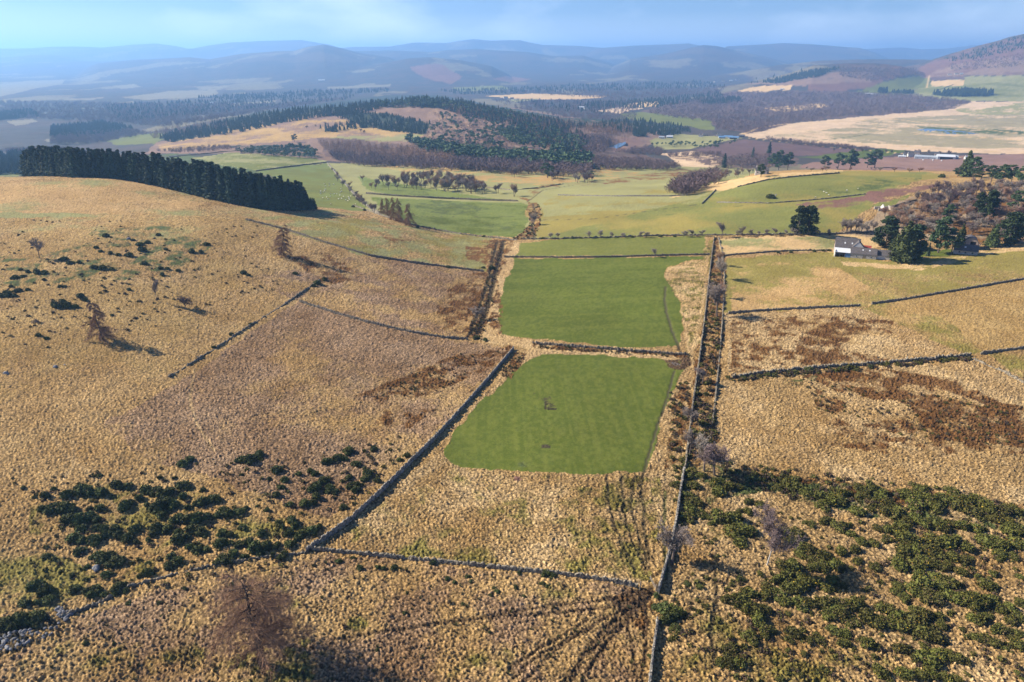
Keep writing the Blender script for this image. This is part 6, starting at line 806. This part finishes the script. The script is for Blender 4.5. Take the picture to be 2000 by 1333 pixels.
# the farm by the marsh and the others far off: (px, py, length, depth, eaves, ridge, rz, wall, roof, open front, label)
FARM = [
 (1779, 307, 13, 9, 5, 9, .2, M_HARL, M_SLATE, 0, 'dark-roofed farmhouse at the left of the marsh-side farm'), (1790, 303, 12, 9, 6, 10, -.1, M_TAN, M_SLATE, 0, 'tall dark-roofed house behind the marsh-side farmhouse'), (1772, 306, 16, 8, 3, 5.5, .15, M_GREYS, M_SLATE, 0, 'low grey steading at the far left of the marsh-side farm'), (1762, 308, 16, 7, 2.5, 4.2, .05, M_GREYS, M_WHITE, 0, 'long low pale shed at the left end of the marsh-side farm'),
 (1808, 311, 46, 17, 4.5, 7.5, -.05, M_GREYS, M_GREYS, 0, 'long pale grey shed in the middle of the marsh-side farm'), (1848, 312, 36, 22, 6, 10, .1, M_GREYS, M_WHITE, 1, 'wide white-roofed barn with a black open front at the marsh-side farm'), (1862, 311, 20, 18, 4.5, 8, .1, M_GREYS, M_GREYS, 0, 'grey shed right of the black-fronted barn'), (1892, 312, 14, 9, 4, 7, .3, M_HARL, M_GREYS, 0, 'pale house half hidden behind the crest spruces'), (1830, 306, 10, 8, 5, 8, 0, M_TAN, M_SLATE, 0, 'small dark shed between the two big barns'),
 (1422, 270, 26, 14, 4, 6.5, -.1, M_HARL, M_BLUE, 0, 'blue-roofed shed in the middle of the distant blue farm'), (1410, 271, 18, 12, 4, 7, .1, M_GREYS, M_BLUE, 0, 'blue-roofed shed at the left of the distant blue farm'), (1432, 272, 30, 16, 4.5, 7.5, -.15, M_HARL, M_BLUE, 1, 'largest blue-roofed shed of the distant blue farm'), (1405, 266, 14, 10, 4, 7, 0, M_HARL, M_SLATE, 0, 'dark-roofed house behind the distant blue farm'), (1448, 268, 18, 11, 4, 7, 0, M_TIMBER, M_SLATE, 0, 'dark shed at the right of the distant blue farm'), (1378, 266, 16, 10, 4, 7, .2, M_TAN, M_SLATE, 0, 'small dark house left of the distant blue farm'), (1368, 268, 12, 9, 4, 7, -.2, M_HARL, M_SLATE, 0, 'pale cottage farthest left near the blue farm'),
 (1308, 270, 18, 10, 4, 7, .1, M_GREYS, M_WHITE, 0, 'white-roofed shed above the pond'), (1292, 271, 16, 9, 4, 6.5, 0, M_HARL, M_GREYS, 0, 'grey shed right above the pond'), (1136, 213, 26, 14, 7, 11, 0, M_HARL, M_WHITE, 0, 'distant white house among trees beyond the wooded hill'), (1144, 214, 14, 10, 5, 8, .2, M_HARL, M_SLATE, 0, 'small dark-roofed house beside the distant white one'), (988, 193, 26, 16, 7, 12, .2, M_HARL, M_SLATE, 0, 'distant pale farm by the straw hill, left building'), (1000, 194, 22, 14, 6, 10, -.1, M_TAN, M_SLATE, 0, 'distant tan farm by the straw hill, right building'),
 (1700, 185, 60, 18, 5, 8, -.05, M_HARL, M_WHITE, 0, 'long white shed at the edge of the purple birch wood'), (1868, 146, 22, 14, 6, 10, 0, M_HARL, M_SLATE, 0, 'left house of the farm high on the heather hill'), (1878, 146, 18, 14, 6, 10, .1, M_GREYS, M_GREYS, 0, 'right shed of the farm high on the heather hill'), (1855, 147, 24, 12, 5, 8, 0, M_HARL, M_SLATE, 0, 'long low house at the left of the heather hill farm'), (1528, 176, 26, 14, 5, 8, 0, M_HARL, M_GREYS, 0, 'tiny pale barn beside the distant straw field'),
 (628, 159, 60, 30, 9, 14, 0, M_HARL, M_WHITE, 0, 'tiny white house at the foot of the blue mountain'), (412, 203, 30, 14, 6, 9, 0, M_TAN, M_GREYS, 0, 'tiny tan building on the far left valley floor'), (1385, 162, 30, 18, 7, 12, 0, M_HARL, M_SLATE, 0, 'leftmost tiny house of the far village'), (1398, 161, 30, 18, 7, 12, .3, M_HARL, M_SLATE, 0, 'second tiny house of the far village'), (1412, 160, 34, 18, 7, 12, -.2, M_TAN, M_SLATE, 0, 'third tiny house of the far village'), (1428, 159, 30, 18, 7, 12, .1, M_HARL, M_GREYS, 0, 'fourth tiny house of the far village'), (1440, 157, 34, 18, 7, 12, 0, M_HARL, M_SLATE, 0, 'rightmost tiny house of the far village')]
for px, py, ln, dp, ze, zr_, rz, wm, rm, op, lb in FARM:
    shed = 'shed' in lb or 'barn' in lb; e = house('farm_shed' if shed else 'house', px, py, lb, 'shed' if shed else 'house', rz); gable(e, -ln / 2, ln / 2, 0, dp, ze, zr_, wm, rm)
    if op: opening(e, -ln * .36, ln * .36, -.5, ze - .8, 0, 'opening', M_OPENSHADE, False)
    else:
        k = 3 if ln < 30 else 4
        for i in range(k): x = -ln / 2 + ln * (i + .5) / k; opening(e, x - .7, x + .7, 1, 2.6, 0, frame=False)
    if not shed: box('chimney', -ln / 2 + .3, -ln / 2 + 1.5, dp / 2 - .6, dp / 2 + .6, zr_ - .8, zr_ + 1.6, wm, e)
for k, (x, y) in enumerate([(1803, 313.5), (1822, 314), (1839, 315)]):
    S_ = Soup(); a = np.linspace(0, 6.2832, 13); z = np.array([-1.1, -.9, .9, 1.1]); r_ = np.array([.9, 1.15, 1.15, .9]); X = np.stack([z[:, None] + 0 * a, r_[:, None] * np.cos(a) * 1.2, 1.2 + r_[:, None] * np.sin(a) * 1.15], -1); S_.add(np.stack([X[:-1, :-1], X[:-1, 1:], X[1:, 1:], X[1:, :-1]], 2).reshape(-1, 3), 0)
    for j in (0, 3): S_.add(np.concatenate([np.stack([X[j, i], X[j, i + 1], np.array([z[j], 0, 1.2]), np.array([z[j], 0, 1.2])]) for i in range(12)]), 0)
    link('silage_bale', S_.mesh('silage_bale', M_WHITE), loc=pt(x, y), label=('left', 'middle', 'right')[k] + ' white wrapped silage bale in front of the marsh-side farm', cat='bale', group='white silage bales')
# ------------------------------------------------------------------ gateway, boulders, sheep
P = pt(1250, 1150); Q = pt(1281, 1153)
def post(x, y, h, label):
    o = bpy.data.objects.new('gate_post', None); C.objects.link(o); p = (x, y, zf1(x, y)); o.location = p; o['label'] = label; o['category'] = 'post'
    s = Soup(); s.tube((0, 0, -.6), (.03, 0, h), .16, .13, 0, 8); link('stake', s.mesh('stake', M_TIMBER), o); s = Soup(); s.tube((.03, 0, h), (.03, 0, h + .06), .13, .02, 0, 8); link('cap', s.mesh('cap', M_TIMBER), o); s = Soup(); s.tube((.1, 0, h * .7), (.7, .1, .1), .07, .06, 0, 6); link('strut', s.mesh('strut', M_TIMBER), o); return o
post(P[0], P[1], 2.2, 'tall dark strainer post at the left of the muddy gateway'); post(Q[0], Q[1], 1.7, 'shorter post at the right of the muddy gateway')
def gate(p, ang, label):
    o = bpy.data.objects.new('field_gate', None); C.objects.link(o); o.location = p; o.rotation_euler.z = ang; o['label'] = label; o['category'] = 'gate'
    s = Soup(); [s.tube((0, 0, z), (3.3, 0, z), .035, .035, 0, 6) for z in (.3, .52, .75, 1.0, 1.25)]; link('rail', s.mesh('rail', M_TIMBER), o); s = Soup(); [s.tube((x, 0, .25), (x, 0, 1.3), .05, .05, 0, 6) for x in (0, 3.3)]; link('stile', s.mesh('stile', M_GREYS), o); s = Soup(); s.tube((.05, .04, .3), (3.25, .04, 1.2), .03, .03, 0, 6); link('brace', s.mesh('brace', M_TIMBER), o)
gate((Q[0] - .2, Q[1] + .3, Q[2] + .05), math.radians(100), 'grey metal field gate standing open against the pale wall at the gateway')
RK = []
for k in range(5):
    n_ = 9; th = np.linspace(0, 2 * math.pi, n_); ph = np.linspace(-1.57, 1.57, 7); TH, PH = np.meshgrid(th, ph); X = np.cos(TH) * np.cos(PH); Y_ = np.sin(TH) * np.cos(PH); Z_ = np.sin(PH); nn = .7 + .5 * vnoise(X * 1.6 + 5 * k + 20, Y_ * 1.6 + Z_ * 1.3 + 20, k); X, Y_, Z_ = X * nn, Y_ * nn * .85, Z_ * nn * .7; V = np.stack([X, Y_, Z_], -1); RK.append(mesh_np('boulder', V.reshape(-1, 3), np.array([(i * n_ + j, i * n_ + j + 1, (i + 1) * n_ + j + 1, (i + 1) * n_ + j) for i in range(6) for j in range(n_ - 1)]), M_ROCK))
def rocks(P, s0, s1, lb, gp):
    for p in P: s = random.uniform(s0, s1); link('boulder', RK[random.randrange(5)], loc=(p[0], p[1], p[2] + s * .15), rz=random.uniform(0, 6.28), scale=(s, s * random.uniform(.7, 1), s * random.uniform(.7, 1.1)), label=lb, cat='boulder', group=gp)
rocks(scatter([(-30, 1262), (10, 1240), (60, 1228), (75, 1236), (50, 1262), (-30, 1285)], 90), .25, .7, 'grey boulder in the large heap at the lower left edge', 'boulders of the large heap'); rocks(scatter([(108, 1188), (125, 1184), (140, 1200), (128, 1214), (115, 1205)], 34), .25, .6, 'grey boulder in the small heap right of the gorse', 'boulders of the small heap'); rocks(scatter([(78, 1232), (120, 1215), (105, 1240), (60, 1255)], 16), .25, .5, 'scattered stone below the large boulder heap', 'stones below the boulder heap')
rocks(scatter([(1305, 712), (1318, 709), (1335, 712), (1325, 716)], 22), .25, .5, 'pale stone on the mud at the corner of the nearest green field', 'pale stones in the field corner'); rocks(scatter([(1500, 383), (1515, 380), (1520, 384), (1505, 389)], 14), .6, 1.2, 'pale stone of the cairn in the hillock field', 'stones of the hillock cairn')
for x, y, s, lb in [(108, 717, .9, 'grey boulder on the left hill slope'), (126, 713, .5, 'small grey boulder beside the bigger one on the left hill'), (12, 730, 1.0, 'dark boulder near the left edge of the hill'), (188, 1112, 1.1, 'pale boulder between bushes of the lower-left thicket'), (252, 468, 1.2, 'pale grey boulder amid the hill scrub')]: rocks([pt(x, y)], s, s * 1.1, lb, None)
M_WOOL = mat('wool', (.70, .66, .56), var=.1, scale=6, rough=1.0); M_FACE = mat('sheep_face', (.12, .10, .09), rough=.9)
def sheep_mesh():
    n_ = 12; m_ = 9; u = np.linspace(0, 1, m_); X = []
    prof = [(-.58, .06, .62), (-.52, .22, .62), (-.35, .31, .62), (0, .34, .62), (.3, .31, .64), (.48, .22, .70), (.60, .13, .80), (.74, .11, .86), (.88, .04, .80)]
    for x, r, z in prof: a = np.linspace(0, 2 * math.pi, n_); X.append(np.stack([0 * a + x, r * .9 * np.cos(a), z + r * np.sin(a)], -1))
    X = np.array(X); s = Soup(); q = np.stack([X[:-1, :-1], X[:-1, 1:], X[1:, 1:], X[1:, :-1]], 2); s.add(q[:6].reshape(-1, 3), 0); s.add(q[6:].reshape(-1, 3), 1)
    for x, y in ((-.38, .16), (-.38, -.16), (.34, .16), (.34, -.16)): s.tube((x, y, .45), (x, y * .9, 0), .07, .045, 1, 6)
    s.add([(.68, .08, .95), (.72, .2, .93), (.74, .2, .89), (.72, .08, .89)], 1); s.add([(.68, -.08, .95), (.72, -.2, .93), (.74, -.2, .89), (.72, -.08, .89)], 1); return s.mesh('sheep', [M_WOOL, M_FACE])
SH = sheep_mesh()
for p in scatter([(640, 345), (670, 370), (710, 405), (640, 400), (620, 375)], 34): link('sheep', SH, loc=p, rz=random.uniform(0, 6.28), scale=[1.35] * 3, label='white sheep grazing in the pasture left of the pale wall', cat='sheep', group='sheep grazing in the valley pasture')
for p in scatter([(1560, 380), (1640, 370), (1700, 362), (1690, 372), (1590, 392)], 6): link('sheep', SH, loc=p, rz=random.uniform(0, 6.28), scale=[1.35] * 3, label='white sheep grazing high on the hillock field', cat='sheep', group='sheep grazing on the hillock')
HAZE = 8.5e-5
# ------------------------------------------------------------------ haze: the air of the valley
bm_v = [(sx * 30000, y, z) for z in (-190., 640.) for sx, y in ((-1, -3000.), (1, -3000.), (1, 34000.), (-1, 34000.))]
hm = bpy.data.meshes.new('haze'); hm.from_pydata(bm_v, [], [(3, 2, 1, 0), (4, 5, 6, 7), (0, 1, 5, 4), (1, 2, 6, 5), (2, 3, 7, 6), (3, 0, 4, 7)])
hz = bpy.data.materials.new('haze'); hz.use_nodes = True; t = hz.node_tree; t.nodes.clear()
ho = N(t, 'ShaderNodeOutputMaterial'); pv = N(t, 'ShaderNodeVolumePrincipled'); pv.inputs['Color'].default_value = (.29, .57, 1.0, 1); pv.inputs['Density'].default_value = HAZE; pv.inputs['Anisotropy'].default_value = .33
t.links.new(pv.outputs[0], ho.inputs['Volume']); hm.materials.append(hz); link('haze', hm, kind='stuff', label='pale blue haze filling the air over the valley and hills')
